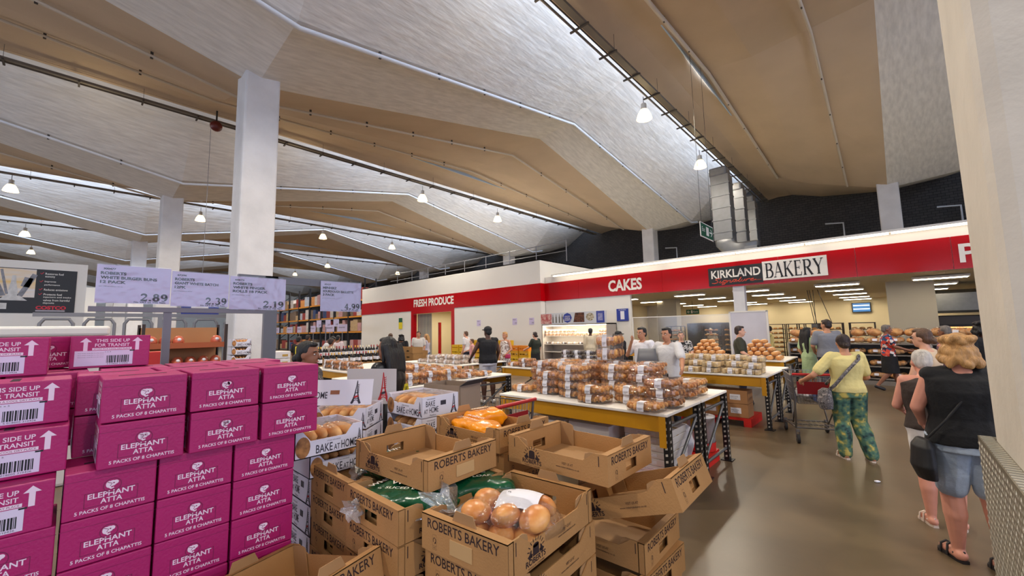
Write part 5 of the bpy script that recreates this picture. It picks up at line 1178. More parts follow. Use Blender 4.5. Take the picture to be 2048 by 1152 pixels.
person('woman with very long black hair in a pale green dress by the bread shelves', (-1.58, 12.6, 0), R(-40), 1.66, 'tan', 'black', 'verylong', cloth('pale_green', (182, 206, 158)), 'short', cloth('pale_green', (182, 206, 158)), 'dress', M_WSANDAL, dict(wrR=(.2, .22, .98), elR=(.24, .03, 1.14)), female=True, bulk=.95)
person('person with dark hair, head just showing over the blonde woman', (1.15, 11.0, 0), R(40), 1.74, 'dark', 'black', 'bob', C_BLACK, 'short', C_BLACK, 'trousers', M_SHOE, face=False)
person('person in a purple top behind the woman with glasses', (.75, 11.6, 0), R(60), 1.66, 'brown', 'grey', 'short', cloth('dusty_purple', (122, 88, 108)), 'short', C_BLACK, 'trousers', M_SHOE, female=True)
q = px(1478, 652, 'Y', 10.4)
person('man in a dark olive t-shirt in profile before the white screen', (q.x, 10.4, 0), R(-75), 1.73, 'fair', 'darkbrown', 'short', C_OLIVE, 'short', C_NAVY, 'trousers', M_SHOE, dict(elR=(.22, .02, 1.13), wrR=(.2, .2, 1.0)))
q = px(1540, 690, 'Y', 17.5)
person('bakery worker in a yellow top behind the white screen', (q.x, 17.5, 0), R(100), 1.7, 'tan', 'black', 'short', cloth('yellow', (232, 212, 128)), 'short', C_BLACK, 'trousers', M_SHOE, dict(elL=(-.22, .2, 1.3), wrL=(-.2, .4, 1.25)))
# bakery staff at the counter
q = px(1283, 650, 'Y', 7.72)
person('young man in a white shirt raising his hand to his mouth behind the pastry table', (q.x, 7.72, 0), R(165), 1.75, 'tan', 'black', 'short', cloth('white_shirt', (232, 230, 236)), 'short', C_BLACK, 'trousers', M_SHOE, dict(elR=(.26, .14, 1.16), wrR=(.10, .2, 1.40), elL=(-.3, -.02, 1.14), wrL=(-.24, .03, .93)))
q = px(1332, 650, 'Y', 7.1)
person('young man in a white t-shirt with hand on hip, behind the pastry table', (q.x, 7.1, 0), R(170), 1.735, 'tan', 'black', 'short', cloth('white_tee', (220, 218, 218)), 'short', C_NAVY, 'trousers', M_SHOE, dict(elR=(.36, -.04, 1.15), wrR=(.24, .06, .97), elL=(-.33, .12, 1.16), wrL=(-.45, .34, 1.05)), bulk=1.08)
q = px(1362, 672, 'Y', 10.8)
person('grey-haired person in a black patterned apron behind the pale cakes', (q.x, 10.8, 0), R(200), 1.62, 'fair', 'grey', 'short', pattern('black_white_print', [(22, 22, 24), (36, 34, 36), (210, 206, 204), (26, 26, 28)], 14.), 'short', C_BLACK, 'trousers', M_SHOE, dict(elL=(-.25, .1, 1.14), wrL=(-.25, .32, 1.02)))
q = px(1424, 668, 'Y', 21.)
person('baker in pale overalls bending at the back of the bakery room', (q.x, 21., 0), R(180), 1.66, 'fair', 'silver', 'short', C_CREAMC, 'long', C_CREAMC, 'trousers', M_SHOE, lean=.3)
q = px(1237, 672, 'Y', 9.5)
person('person in black with a black cap in profile by the cakes', (q.x, 9.5, 0), R(-105), 1.66, 'brown', 'black', 'long', C_BLACK, 'long', C_BLACK, 'trousers', M_SHOE, hat=mat('black_cap', (26, 25, 27), .7))
q = px(1180, 664, 'Y', 14.)
person('person in a long cream shirt and dark cap reaching into the cakes cabinet', (q.x, 14., 0), R(20), 1.74, 'dark', 'black', 'short', cloth('cream_shirt', (214, 200, 172)), 'long', cloth('cream_shirt', (214, 200, 172)), 'long', M_SHOE, hat=mat('navy_cap', (40, 48, 60), .7), face=False, lean=.12)
q = px(1070, 672, 'Y', 11.5)
person('woman in a dark green top with hair tied up, in profile by the cakes cabinet', (q.x, 11.5, 0), R(85), 1.65, 'fair', 'darkbrown', 'lowbun', cloth('dark_green', (44, 50, 40)), 'short', C_BLACK, 'skirt', M_SHOE, dict(elL=(-.22, .1, 1.14), wrL=(-.2, .34, 1.05)), female=True)
q = px(1010, 668, 'Y', 9.8)
person('woman in a white patterned strappy dress with a pink bag before the orange produce', (q.x, 9.8, 0), R(180), 1.68, 'tan', 'blonde', 'short', pattern('white_brown_print', [(222, 212, 206), (232, 226, 220), (130, 100, 88), (226, 218, 210)], 12.), 'strap', pattern('white_brown_print', [(222, 212, 206)], 12.), 'dress', M_WSANDAL, dict(elL=(-.26, -.02, 1.12), wrL=(-.2, .16, .98), elR=(.28, .0, 1.12)), female=True,
       extra=lambda t, J, H, wear: [(lambda b: (b.bbox(-.36, -.14, .12, .2, .84, .98, .03), b.build('pink_bag', mat('pink_bag', (186, 54, 98), .5), t))[1])(MB())])
q = px(975, 660, 'Y', 7.0)
person('broad man in black vest, white shorts and black cap at the iced cake table', (q.x, 7.0, 0), R(62), 1.84, 'dark', 'black', 'short', cloth('black_vest', (26, 25, 28)), 'none', cloth('white_shorts', (212, 212, 220)), 'shorts', M_TRAINER, dict(elL=(-.3, .06, 1.14), wrL=(-.34, .3, .96), elR=(.26, .02, 1.13), wrR=(.26, .16, .94)), bulk=1.16, face=True, turn=.4, hat=mat('black_cap', (26, 25, 27), .7))
q = px(932, 668, 'Y', 11.2)
person('man in a white t-shirt and blue shorts looking left, by the yellow produce', (q.x, 11.2, 0), R(110), 1.72, 'fair', 'brown', 'short', C_WHITE, 'short', C_NAVY, 'shorts', M_TRAINER)
q = px(944, 682, 'Y', 10.8)
person('child in a pink top beside the man in the white t-shirt', (q.x, 10.8, 0), R(140), 1.42, 'fair', 'brown', 'short', cloth('pale_pink', (224, 164, 168)), 'none', C_DENIM, 'shorts', M_TRAINER, dict(elR=(.24, .1, 1.18), wrR=(.3, .32, 1.1)))
q = px(837, 663, 'Y', 9.6)
person('man in a white polo shirt and dark trousers facing us before the produce doorway', (q.x, 9.6, 0), R(225), 1.76, 'tan', 'darkbrown', 'short', cloth('white_polo', (214, 208, 200)), 'short', cloth('charcoal_trousers', (46, 42, 46)), 'trousers', M_SHOE, bulk=1.12)
q = px(853, 670, 'Y', 10.2)
person('fair-haired woman in pale top and denim skirt beside the man in polo shirt', (q.x, 10.2, 0), R(130), 1.64, 'tan', 'blonde', 'long', cloth('pale_lilac', (202, 196, 208)), 'none', cloth('mid_denim', (88, 108, 138)), 'skirt', M_TRAINER, dict(elL=(-.22, .12, 1.16), wrL=(-.06, .2, 1.2)), female=True)
q = px(803, 674, 'Y', 8.4)
person('dark-haired person in black behind the brown produce crates', (q.x, 8.4, 0), R(45), 1.66, 'brown', 'black', 'bob', C_BLACK, 'short', C_BLACK, 'trousers', M_SHOE, face=False)
q = px(781, 668, 'Y', 8.2)
person('person with a high brown hair bun, head showing behind the black-jacketed woman', (q.x, 8.2, 0), R(60), 1.7, 'tan', 'brown', 'bun', C_OLIVE, 'short', C_BLACK, 'trousers', M_SHOE, female=True)
# nearer shoppers behind the pink cartons
def emblem(t, J, H, wear):
    b = MB(); o = Vector((.10, -.157, 1.16)); n = 14
    b.m = 0; b.disc(o, (1, 0, .0), (0, 0, 1), .05, .065, 6); b.m = 1; b.text(o+Vector((-.03, -.002, -.03)), (1, 0, 0), (0, 0, 1), 'VK', .06, .06); return [b.build('yellow_emblem', [mat('yellow_emblem', (226, 206, 40), .6), M_INK], t)]
person('woman with long black hair and shiny black jacket with yellow emblem, behind white boxes', (-3.85, 2.26, 0), R(112), 1.70, 'brown', 'black', 'long', mat('shiny_black_jacket', (22, 22, 25), .35, bump=.6, bscale=9), 'long', C_BLACK, 'trousers', M_SHOE, dict(elL=(-.22, .04, 1.12), wrL=(-.12, .26, 1.03), elR=(.24, .02, 1.12), wrR=(.16, .26, 1.0)), female=True, bulk=1.05, extra=emblem, vox=.009)
person('woman with tied-back black hair in a dark patterned top, looking right, past the pink cartons', (-3.95, 1.5, 0), R(-50), 1.68, 'brown', 'black', 'lowbun', pattern('grey_black_print', [(40, 36, 38), (92, 84, 84), (54, 48, 50), (140, 130, 128)], 30.), 'short', C_BLACK, 'trousers', M_SHOE, female=True, bulk=1.1, vox=.009)
AISLE = [(649, 680, -14.5, 'person in a white top bending over in the racking aisle', C_WHITE, 'black', .5, 1.72), (676, 676, -16., 'woman in a pale dress in the racking aisle', cloth('pale_dress', (220, 200, 200)), 'black', 0, 1.66), (598, 680, -15, 'person in black at the left of the racking aisle', C_BLACK, 'black', 0, 1.66), (616, 676, -17, 'person in a beige top in the racking aisle', C_CREAMC, 'darkbrown', 0, 1.7), (662, 690, -12.5, 'person in a brown striped top in the racking aisle', pattern('brown_stripe', [(110, 90, 74), (200, 190, 180)], 20., stretch=(6, 6, 0)), 'darkbrown', 0, 1.6)]
for x, y, X_, lb, c_, hr, ln, h_ in AISLE:
    q = px(x, y, 'X', X_); person(lb, (X_, q.y, 0), R(random.choice((30, 100, -60))), h_, 'brown', hr, 'short', c_, 'short', C_NAVY, 'trousers', M_SHOE, lean=ln, vox=.016, face=False)
# ------------------------------------------------------------------ cakes cabinet and sneeze screen
t = thing('display_cabinet', 'long lit chilled cabinet of cakes under the picture strip', 'cabinet', (-10.35, 15.5, 0)); w = 1.72
b = MB(); b.box(-w, w, .36, .4, 0, 1.95); b.box(-w, w, -.4, .4, 0, .35); b.box(-w, -w+.04, -.4, .4, .35, 1.95); b.box(w-.04, w, -.4, .4, .35, 1.95); b.box(-w, w, -.4, .4, 1.9, 1.95); b.build('case', mat('cabinet_grey', (176, 166, 156), .4), t)
for z in (.7, 1.05, 1.42):
    MB().box(-w+.04, w-.04, -.3, .36, z-.02, z).build('shelf', M_TOP, t)
MB().box(-w+.06, w-.06, -.38, -.33, 1.87, 1.90).build('lit_tube', mat('cabinet_tube', (255, 238, 205), .5, emit=9.), t)
area('cabinet_lamp', (-10.35, 15.2, 1.86), (R(20), 0, 0), 3.2, .1, 45, (1, .9, .72))
area('cabinet_lamp', (-10.35, 15.25, 1.38), (R(20), 0, 0), 3.2, .1, 22, (1, .9, .72))
M_TUB = mat('white_tub', (236, 214, 186), .4, var=.35, vscale=9, var2=(206, 130, 70))
def mk_tub():
    t = thing('dessert_tub', '', 'tub', group='dessert tubs in the cakes cabinet'); MB().lathe([(0, 0), (.07, 0), (.085, .12), (0, .12)], 12).build('tub', M_TUB, t); MB().lathe([(.088, .12), (.088, .14), (0, .14)], 12).build('lid', M_PAPER, t); return t
mkd = Maker(mk_tub)
for i in range(15):
    for l in range(2 if (i < 8 or i > 12) else 1): mkd('white-lidded dessert tub on the upper cabinet shelf, %s from the left, %s' % (ORD[i], 'upper' if l else 'lower'), (-11.92+i*.222, 15.3, 1.422+l*.143))
for i in range(11): (ick if i % 3 else chk)('boxed cake on the middle cabinet shelf, %s from the left' % ORD[i], (-11.85+i*.3, 15.34, 1.052))
t = thing('picture_strip', 'strip of cake photographs and blue panels over the cakes cabinet', 'sign', (-10.35, 15.06, 1.96))
MB().box(-w, w, 0, .04, 0, .5).build('board', mat('pale_print_board', (206, 208, 212), .5), t)
b = MB(); b.prism([(-w+.0, .02), (-w+.62, .02), (-w+.62, .47), (-w, .47)], .01, 'y', -.011); b.build('sweet_picture', mat('sweet_print', (216, 180, 168), .6, var=.6, vscale=7, var2=(170, 40, 50)), t)
b = MB()
for x, c in ((-1.02, 0), (-.84, 0), (-.66, 0), (-.5, 1)): b.box(x-.03, x+.03, -.006, 0, .05, .33); b.box(x-.012, x+.012, -.006, 0, .33, .43)
b.build('bottle_picture', mat('bottle_print', (104, 96, 86), .5, var=.4, vscale=12), t)
b = MB(); b.disc((-.22, -.006, .26), (1, 0, 0), (0, 0, 1), .24, .22, 8); b.m = 1; b.text((-.37, -.009, .3), (1, 0, 0), (0, 0, 1), 'ORDER', .3, .05); b.text((-.37, -.009, .22), (1, 0, 0), (0, 0, 1), 'CAKES &', .3, .05, .02); b.text((-.39, -.009, .14), (1, 0, 0), (0, 0, 1), 'DESSERTS', .34, .05, .02)
b.build('blue_badge', [mat('sign_blue', (44, 62, 150), .5), M_WHITEINK], t)
MB().prism([(.1, .06), (.66, .06), (.66, .47), (.2, .47)], .008, 'y', -.009).build('chocolate_picture', mat('choc_print', (120, 70, 46), .6, var=.7, vscale=11, var2=(40, 20, 16)), t)
b = MB(); b.disc((.95, -.006, .27), (1, 0, 0), (0, 0, 1), .2, .17, 18); b.build('cheesecake_picture', mat('cheesecake_print', (224, 210, 186), .6, var=.5, vscale=13, var2=(96, 84, 44)), t)
b = MB(); b.box(1.26, 1.64, -.006, 0, .01, .5); b.m = 1; b.box(1.33, 1.56, -.009, -.006, .1, .4); b.text((1.3, -.009, .43), (1, 0, 0), (0, 0, 1), 'ORDER ONLINE', .3, .03); b.build('blue_panel', [mat('sign_blue', (44, 62, 150), .5), mat('pale_blue_print', (150, 150, 190), .6, var=.5, vscale=40)], t)
t = thing('wall_notice', 'blue notice with a white panel on the wall end right of the picture strip', 'sign', (-8.36, 15.97, 2.02))
b = MB(); b.box(-.27, .27, -.02, 0, 0, .52); b.m = 1; b.box(-.09, .09, -.023, -.02, .07, .42); b.text((-.17, -.023, .45), (1, 0, 0), (0, 0, 1), 'ALLERGENS', .34, .045); b.build('panel', [mat('sign_blue', (44, 62, 150), .5), M_PAPER], t)
t = thing('sneeze_screen', 'clear screen with a thin pale top rail in front of the bakery counter', 'screen', (-5.55, 14.9, 0))
b = MB(); b.box(-1.85, 1.85, -.02, .02, 2.1, 2.13); [b.box(x-.02, x+.02, -.02, .02, 0, 2.1) for x in (-1.83, 1.83)]; b.build('frame', M_WHITE, t)
MB().box(-1.81, 1.81, -.004, .004, .9, 2.1).build('clear_panel', film('counter_screen', refl=.02, white=.03, rough=.05, bump=.02), t)
t = thing('counter', 'steel-fronted bakery counter with a yellow beam behind the two young men', 'counter', (-5.9, 14.2, 0))
MB().bbox(-1.5, 1.5, -.35, .35, .88, .92, .01).build('worktop', M_TOP, t); b = MB(); b.box(-1.5, 1.5, -.33, -.27, .72, .88); b.build('beam', M_YEL, t); b = MB(); [b.box(x-.04, x+.04, -.33, .33, 0, .88) for x in (-1.4, 0, 1.4)]; b.build('leg', M_BLACK, t)
t = thing('translucent_screen', 'tall translucent white plastic screen behind the heaps of rolls', 'screen', (-3.3, 14.5, 0))
MB().box(-.5, .5, -.012, .012, .3, 2.16).build('panel', mat('milky_plastic', (206, 202, 208), .35, var=.06, vscale=2), t); b = MB(); [b.box(x-.025, x+.025, -.03, .03, 0, 2.18) for x in (-.52, .52)]; b.box(-.54, .54, -.03, .03, 2.15, 2.19); [b.box(x-.03, x+.03, -.3, .3, 0, .03) for x in (-.52, .52)]; b.build('frame', M_WHITE, t)
t = thing('chair', 'grey-backed chair before the man eating', 'chair', (-3.2, 6.92, 0), R(8))
MB().loft([((0, .0, .98), .17, .02), ((0, .01, 1.15), .185, .022), ((0, .03, 1.37), .15, .02)], n=14, sq=.5).build('back', mat('grey_plastic_chair', (96, 96, 102), .4), t); MB().bbox(-.2, .2, -.4, .02, .62, .66, .015).build('seat', mat('grey_plastic_chair', (96, 96, 102), .4), t)
for sx in (-.17, .17):
    for sy in (-.36, -.02): MB().tube([(sx, sy, 0), (sx*.95, sy, .63)], .014, 6).build('leg', M_STEEL, t)
b = MB(); [b.tube([(sx, -.0, .63), (sx, .0, 1.0)], .014, 6) for sx in (-.13, .13)]; b.build('back_post', M_STEEL, t)
b = MB(); b.box(-.35, .35, -.2, .2, 0, .25); o = b.build('black_crate', M_BLACK, None, (-3.72, 6.6, .75)); 
t = thing('trolley', 'black trolley top behind the front table, left of the grey chair', 'trolley', (-3.0, 6.27, 0))
o.parent = t; o.location = (0, 0, .76); o.name = 'top_tray'; b = MB(); [b.box(x-.02, x+.02, y-.02, y+.02, 0, .76) for x in (-.3, .3) for y in (-.16, .16)]; b.build('leg', M_BLACK, t)
# ------------------------------------------------------------------ bread shelves
M_SHELF = mat('shelf_grey', (132, 124, 116), .5)
def bread_shelf(label, x0, x1, y):
    t = thing('bread_shelf', label, 'shelf', ((x0+x1)/2, y, 0)); w = (x1-x0)/2
    b = MB(); b.box(-w, w, .36, .4, 0, 1.15); b.build('back_panel', M_SHELF, t)
    for z in (.18, .52, .84, 1.15): MB().box(-w, w, -.4, .36, z-.03, z).build('shelf', M_SHELF, t)
    for s in (-1, 1): MB().box(s*(w-.0)-.02, s*(w-.0)+.02, -.4, .4, 0, 1.17).build('side_post', mat('pale_steel', (170, 164, 156), .4), t)
    MB().box(-w, w, -.42, -.38, 0, .12).build('plinth', M_SHELF, t); return t
def mk_loafbag(m=None):
    t = thing('loaf_bag', '', 'bag of bread', group='bagged loaves on the bread shelves'); random.seed(4)
    for i in range(4):
        b = MB(); b.ell((-.11+.075*i, random.uniform(-.02, .02), .085+.02*(i % 2)), (.075, .12, .075), random.uniform(-.4, .4), 2, .15); b.build('loaf', M_LOAF, t)
    b = MB(); b.ell((0, 0, .095), (.2, .155, .11), None, 2, .15); b.tube([(.17, 0, .1), (.22, 0, .12), (.27, 0, .16)], [.05, .02, .045], 8, False); b.build('clear_bag', F_BAG, t)
    b = MB(); b.M = Matrix.Translation((-.02, -.155, .1)) @ Matrix.Rotation(R(-20), 4, 'X'); b.box(-.05, .05, -.003, 0, -.03, .04); b.build('label', M_PAPER, t); return t
mkb = Maker(mk_loafbag)
random.seed(31); n = 0
for si, (x0, x1, nm) in enumerate(((-2.45, -1.55, 'short left'), (-1.0, .65, 'middle'), (.72, 2.4, 'right'))):
    bread_shelf('%s grey shelf unit stacked with bagged bread at the bakery front' % nm, x0, x1, 15.9)
    k = max(2, int((x1-x0)/.36))
    for z, nm2 in ((.182, 'bottom'), (.522, 'second'), (.842, 'third'), (1.152, 'top')):
        for i in range(k):
            mkb('bagged bread on the %s shelf of the %s unit, %s from the left' % (nm2, nm, ORD[i]), (x0+.2+i*(x1-x0-.4)/(k-1), 15.72, z), random.uniform(-.5, .5))
            if z > 1: [setattr(o_, 'scale', (1.25, 1.25, 1.25)) for o_ in [mkb('bagged bread heaped on top of the %s unit, %s from the left' % (nm, ORD[i]), (x0+.2+i*(x1-x0-.4)/(k-1)+random.uniform(-.04, .04), 15.85, z+.19), random.uniform(-2, 2))]]
# ------------------------------------------------------------------ bakery room equipment
M_RACK = mat('dark_rack_steel', (62, 50, 44), .45, metal=.4)
def bake_rack(label, x, y, full=True):
    t = thing('baking_rack', label, 'rack', (x, y, 0)); b = MB()
    for sx in (-.33, .33):
        for sy in (-.25, .25): b.box(sx-.018, sx+.018, sy-.018, sy+.018, .08, 1.75)
    b.box(-.35, .35, -.27, .27, 1.73, 1.76); b.build('frame', M_RACK, t)
    for i in range(7):
        z = .25+.21*i; MB().box(-.31, .31, -.26, .26, z, z+.02).build('tray', M_RACK, t)
    if full:
        b = MB(); random.seed(int(x*10))
        for i in range(7):
            for k in range(3): b.ell((-.2+.2*k, -.1, .30+.21*i), (.085, .14, .045))
        b.build('loaves', M_LOAF, t); t.children
    b = MB(); [b.lathe([(0, -.0), (.05, 0), (.05, .08), (0, .08)], 10, (sx, sy, 0)) for sx in (-.3, .3) for sy in (-.22, .22)]; b.build('castors', M_BLACK, t); return t
for i, (x, y) in enumerate(((-7.5, 19.5), (-5.8, 19.2), (-5.0, 19.2), (-2.35, 19.3), (-1.65, 19.3), (-.75, 18.6), (-4.0, 22.5), (-3.2, 22.5))): bake_rack('dark baking rack of trays, %s in the bakery room' % ('beside the grey pier on the left', 'left of the white post', 'just left of the white screen', 'right of the white screen', 'behind the green-dressed woman', 'behind the floral-topped woman', 'second row, behind the white screen', 'second row, right of the white screen')[i], x, y)
t = thing('oven', 'big dark oven behind the bakery counter, left of the white post', 'oven', (-6.6, 23.5, 0))
MB().bbox(-1.6, 1.6, -.6, .6, 0, 1.9, .03).build('body', mat('dark_oven_steel', (70, 64, 60), .35, metal=.6), t); b = MB(); [b.box(-1.5+i*1.05, -.6+i*1.05, -.63, -.6, .3, 1.6) for i in range(3)]; b.build('oven_door', M_BLACK, t); b = MB(); [b.tube([(-.7+i*1.05, -.66, .5), (-.7+i*1.05, -.66, 1.4)], .02, 6) for i in range(3)]; b.build('door_handle', M_STEEL, t)
t = thing('extractor_hood', 'wide steel extractor hood over the ovens at the right of the bakery', 'hood', (3.4, 22.6, 0))
b = MB(); b.prism([(-.9, 2.05), (-.9, 2.75), (.6, 2.95), (.6, 2.05)], 5.0, 'x', -2.5); b.build('canopy', M_STEEL, t); b = MB(); b.box(-2.5, 2.5, -.92, -.9, 2.05, 2.12); b.build('lip', M_DARK, t)
t = thing('deck_oven', 'dark deck oven with lit shelves of loaves under the steel hood', 'oven', (3.2, 22.9, 0))
MB().bbox(-2.2, 2.2, -.6, .6, 0, 1.95, .03).build('body', mat('dark_oven_steel', (70, 64, 60), .35, metal=.6), t); b = MB(); [b.box(-2.1, 2.1, -.63, -.6, z, z+.22) for z in (.5, .95, 1.4)]; b.build('oven_door', M_BLACK, t)
b = MB(); [b.box(-2.0, 2.0, -.645, -.63, z+.08, z+.13) for z in (.95, 1.4)]; b.build('lit_window', mat('oven_glow', (255, 190, 110), .4, emit=1.6), t)
t = thing('screen', 'small blue lit screen hanging on the bakery back wall', 'screen', (-1.2, 30.9, 2.62))
MB().box(-.42, .42, -.05, .1, -.28, .28).build('casing', M_BLACK, t); b = MB(); b.box(-.38, .38, -.056, -.05, -.24, .24); b.m = 1; b.box(-.36, .36, -.058, -.056, .08, .14); b.box(-.36, .36, -.058, -.056, -.12, -.06); b.build('lit_face', [mat('screen_blue', (46, 96, 150), .3, emit=.9), mat('screen_white', (200, 220, 240), .3, emit=1.2)], t)
t = thing('exit_sign', 'small green exit sign with arrow inside the bakery room', 'sign', (-8.2, 23.9, 2.42))
b = MB(); b.box(-.35, .35, 0, .03, 0, .26); b.m = 1; b.text((.05, -.003, .08), (1, 0, 0), (0, 0, 1), 'Exit', .24, .1); b.box(-.08, .0, -.003, 0, .05, .21); b.ribbon((-.28, -.003, .13), (1, 0, 0), (0, 0, 1), [(0, 0), (.15, 0)], .03); b.ribbon((-.28, -.003, .13), (1, 0, 0), (0, 0, 1), [(.06, .07), (0, 0), (.06, -.07)], .03); b.build('panel', [M_GREEN, M_WHITEINK], t)
MB().tube([(0, .015, .26), (0, .015, .74)], .01, 5).build('hanger', M_BLACK, t)
t = thing('service_cables', 'bundle of dark cables dropping from the bakery ceiling behind the shoppers', 'cable', (-2.4, 21, 0)); b = MB()
for x0, x1 in ((-.1, .05), (-.02, .12), (.25, .62), (.1, .1)): b.tube([(x0, 0, 3.15), (x1, .1, 1.76)], .012, 5)
b.build('cable', M_BLACK, t); MB().cbox((.1, .1, .88), (.3, .3, 1.76)).build('service_post', M_STEEL, t)
t = thing('sink_unit', 'pale steel work table at the back left of the bakery room', 'table', (-9.8, 20, 0)); MB().bbox(-.9, .9, -.4, .4, .88, .93, .01).build('top', M_STEEL, t); b = MB(); [b.box(x-.02, x+.02, y-.02, y+.02, 0, .88) for x in (-.8, .8) for y in (-.35, .35)]; b.build('leg', M_STEEL, t)
# ------------------------------------------------------------------ fresh produce frontage
random.seed(17)
M_ORANGE = [mat('orange_crate', (226, 130, 20), .5), mat('yellow_crate', (222, 176, 30), .5), mat('amber_crate', (206, 150, 30), .5)]
def mk_crate(m):
    def f():
        t = thing('produce_crate', '', 'crate', group='yellow and orange produce crates'); b = MB()
        b.box(-.28, .28, -.19, .19, 0, .01)
        for s in (-1, 1):
            b.box(-.28, .28, s*.19-.006, s*.19+.006, 0, .07); b.box(-.28, .28, s*.19-.006, s*.19+.006, .12, .24); b.box(s*.28-.006, s*.28+.006, -.19, .19, 0, .24)
            for k in (-.26, -.1, .1, .26): b.box(k-.02, k+.02, s*.19-.007, s*.19+.007, 0, .24)
        b.build('crate', m, t); b = MB()
        for i in range(5):
            for j in range(3): b.ell((-.21+.105*i, -.11+.11*j, .19+random.uniform(-.01, .02)), (.05, .05, .05), None, 1)
        b.build('fruit', mat('citrus', (216, 150, 60), .5, var=.4, vscale=9, var2=(170, 120, 60)), t); return t
    return Maker(f)
mo = [mk_crate(m) for m in M_ORANGE]
for i in range(9):
    for l in range(5 if 1 < i < 7 else 4):
        mo[(i*3+l) % 3 if i > 2 else 1]('produce crate along the white wall, stack %s from the left, %s up' % (ORD[i], ORD[l]), (-17.6+i*.62, 14.6, .012+l*.245), random.uniform(-.03, .03))
M_BRCRATE = mat('brown_card_crate', (158, 116, 66), .75, var=.12, vscale=5)
def mk_br():
    t = thing('cardboard_crate', '', 'crate', group='brown produce crates by the doorway'); b = MB(); b.box(-.28, .28, -.2, .2, 0, .01)
    for s in (-1, 1):
        b.box(-.28, .28, s*.2-.005, s*.2+.005, 0, .05); b.box(-.28, .28, s*.2-.005, s*.2+.005, .10, .2); b.box(-.28, -.08, s*.2-.005, s*.2+.005, .05, .1); b.box(.08, .28, s*.2-.005, s*.2+.005, .05, .1); b.box(s*.28-.005, s*.28+.005, -.2, .2, 0, .2)
    b.build('crate', M_BRCRATE, t); MB().box(-.26, .26, -.18, .18, .01, .17).build('produce', mat('dark_produce', (84, 70, 44), .8, var=.4, vscale=14), t); return t
mbr = Maker(mk_br)
for i, (x, y, n_) in enumerate(((-12.6, 8.0, 6), (-12.0, 8.0, 6), (-11.6, 8.5, 4), (-12.9, 7.3, 5), (-13.4, 9.2, 5))):
    for l in range(n_): mbr('brown card crate, %s stack behind the black-jacketed woman, %s up' % (ORD[i], ORD[l]), (x, y, .012+l*.203), random.uniform(-.04, .04))
# wine bottles standing in cartons
t0 = (-11.4, 4.75)
M_BOTTLE = mat('dark_bottle_glass', (24, 22, 22), .15); M_CAPS = [mat('cream_capsule', (214, 200, 170), .4), mat('red_capsule', (150, 30, 34), .4), mat('gold_capsule', (206, 160, 70), .3, metal=.5)]
def mk_bottle(cm):
    def f():
        t = thing('wine_bottle', '', 'bottle', group='wine bottles in open cartons'); MB().lathe([(0, 0), (.04, 0), (.04, .19), (.016, .23), (.015, .3), (0, .3)], 12).build('glass', M_BOTTLE, t); MB().lathe([(.018, .25), (.018, .31), (0, .312)], 10).build('capsule', cm, t); MB().lathe([(.0412, .06), (.0412, .15)], 12).build('label', M_PAPER, t); return t
    return Maker(f)
mb_ = [mk_bottle(c) for c in M_CAPS]
for r in range(2):
    for i in range(7):
        carton('wine_carton', 'cut-down brown wine carton, %s from the left in the %s row' % (ORD[i], ('front', 'back')[r]), -11.35-.5*r, 4.55+i*.36, .7+.16*r, .34, .34, .2, M_BRCRATE, lab=False, grp='wine cartons', rz=R(90))
        for j in range(2):
            for k in range(2): mb_[(i+j+r) % 3]('capped wine bottle in the %s carton from the left, %s row, %s %s' % (ORD[i], ('front', 'back')[r], ('left', 'right')[j], ('front', 'rear')[k]), (-11.35-.5*r+.08-.16*k, 4.47+i*.36+.16*j, .902+.16*r))
t = thing('display_plinth', 'dark stepped plinth under the rows of wine cartons', 'plinth', (-11.6, 5.65, 0)); b = MB(); b.box(.05, .45, -1.3, 1.3, 0, .695); b.build('front_step', M_DARK, t); b = MB(); b.box(-.5, .048, -1.3, 1.3, 0, .855); b.build('back_step', M_DARK, t)
for i, (x, z) in enumerate(((-17.03, 2.13), (-14.29, 2.14), (-13.15, 2.13))):
    t = thing('wall_notice', 'small pale paper notice on the white produce wall, %s of three' % ORD[i], 'notice', (x, PY-.004, z-.15)); b = MB(); b.box(-.16, .16, -.004, 0, 0, .34); b.m = 1; b.text((-.12, -.006, .24), (1, 0, 0), (0, 0, 1), 'FRESH', .2, .05); b.text((-.0, -.006, .05), (1, 0, 0), (0, 0, 1), '1.99', .13, .08, serif=False); b.build('sheet', [M_LILAC, M_INK], t)
t = thing('hanging_sign', 'small green and yellow hanging sign left of the produce doorway', 'sign', (-25.0, PY-.05, 1.95)); b = MB(); b.box(-.2, .2, 0, .03, 0, .45); b.m = 1; b.box(-.2, .2, 0, .03, .45, .75); b.build('panel', [mat('yellow_sign', (226, 206, 40), .5), M_GREEN], t)
t = thing('sign_stand', 'thin stand with three small white price cards before the produce wall', 'stand', (-16.4, 6.9, 0)); b = MB(); b.tube([(0, 0, 0), (0, 0, 2.1)], .02, 6); b.tube([(-.9, 0, 2.28), (1, 0, 2.28)], .015, 6); b.tube([(0, 0, 2.1), (0, 0, 2.28)], .015, 6); b.build('post', M_GREY, t); b = MB(); b.box(-.2, .2, -.2, .2, 0, .02); b.build('foot', M_GREY, t)
for i, x in enumerate((-.85, .0, .72)): b = MB(); b.box(x, x+.45, -.02, -.01, 2.0, 2.27); b.m = 1; b.text((x+.2, -.022, 2.04), (1, 0, 0), (0, 0, 1), '3.49', .2, .08); b.build('price_card', [M_LILAC, M_INK], t)
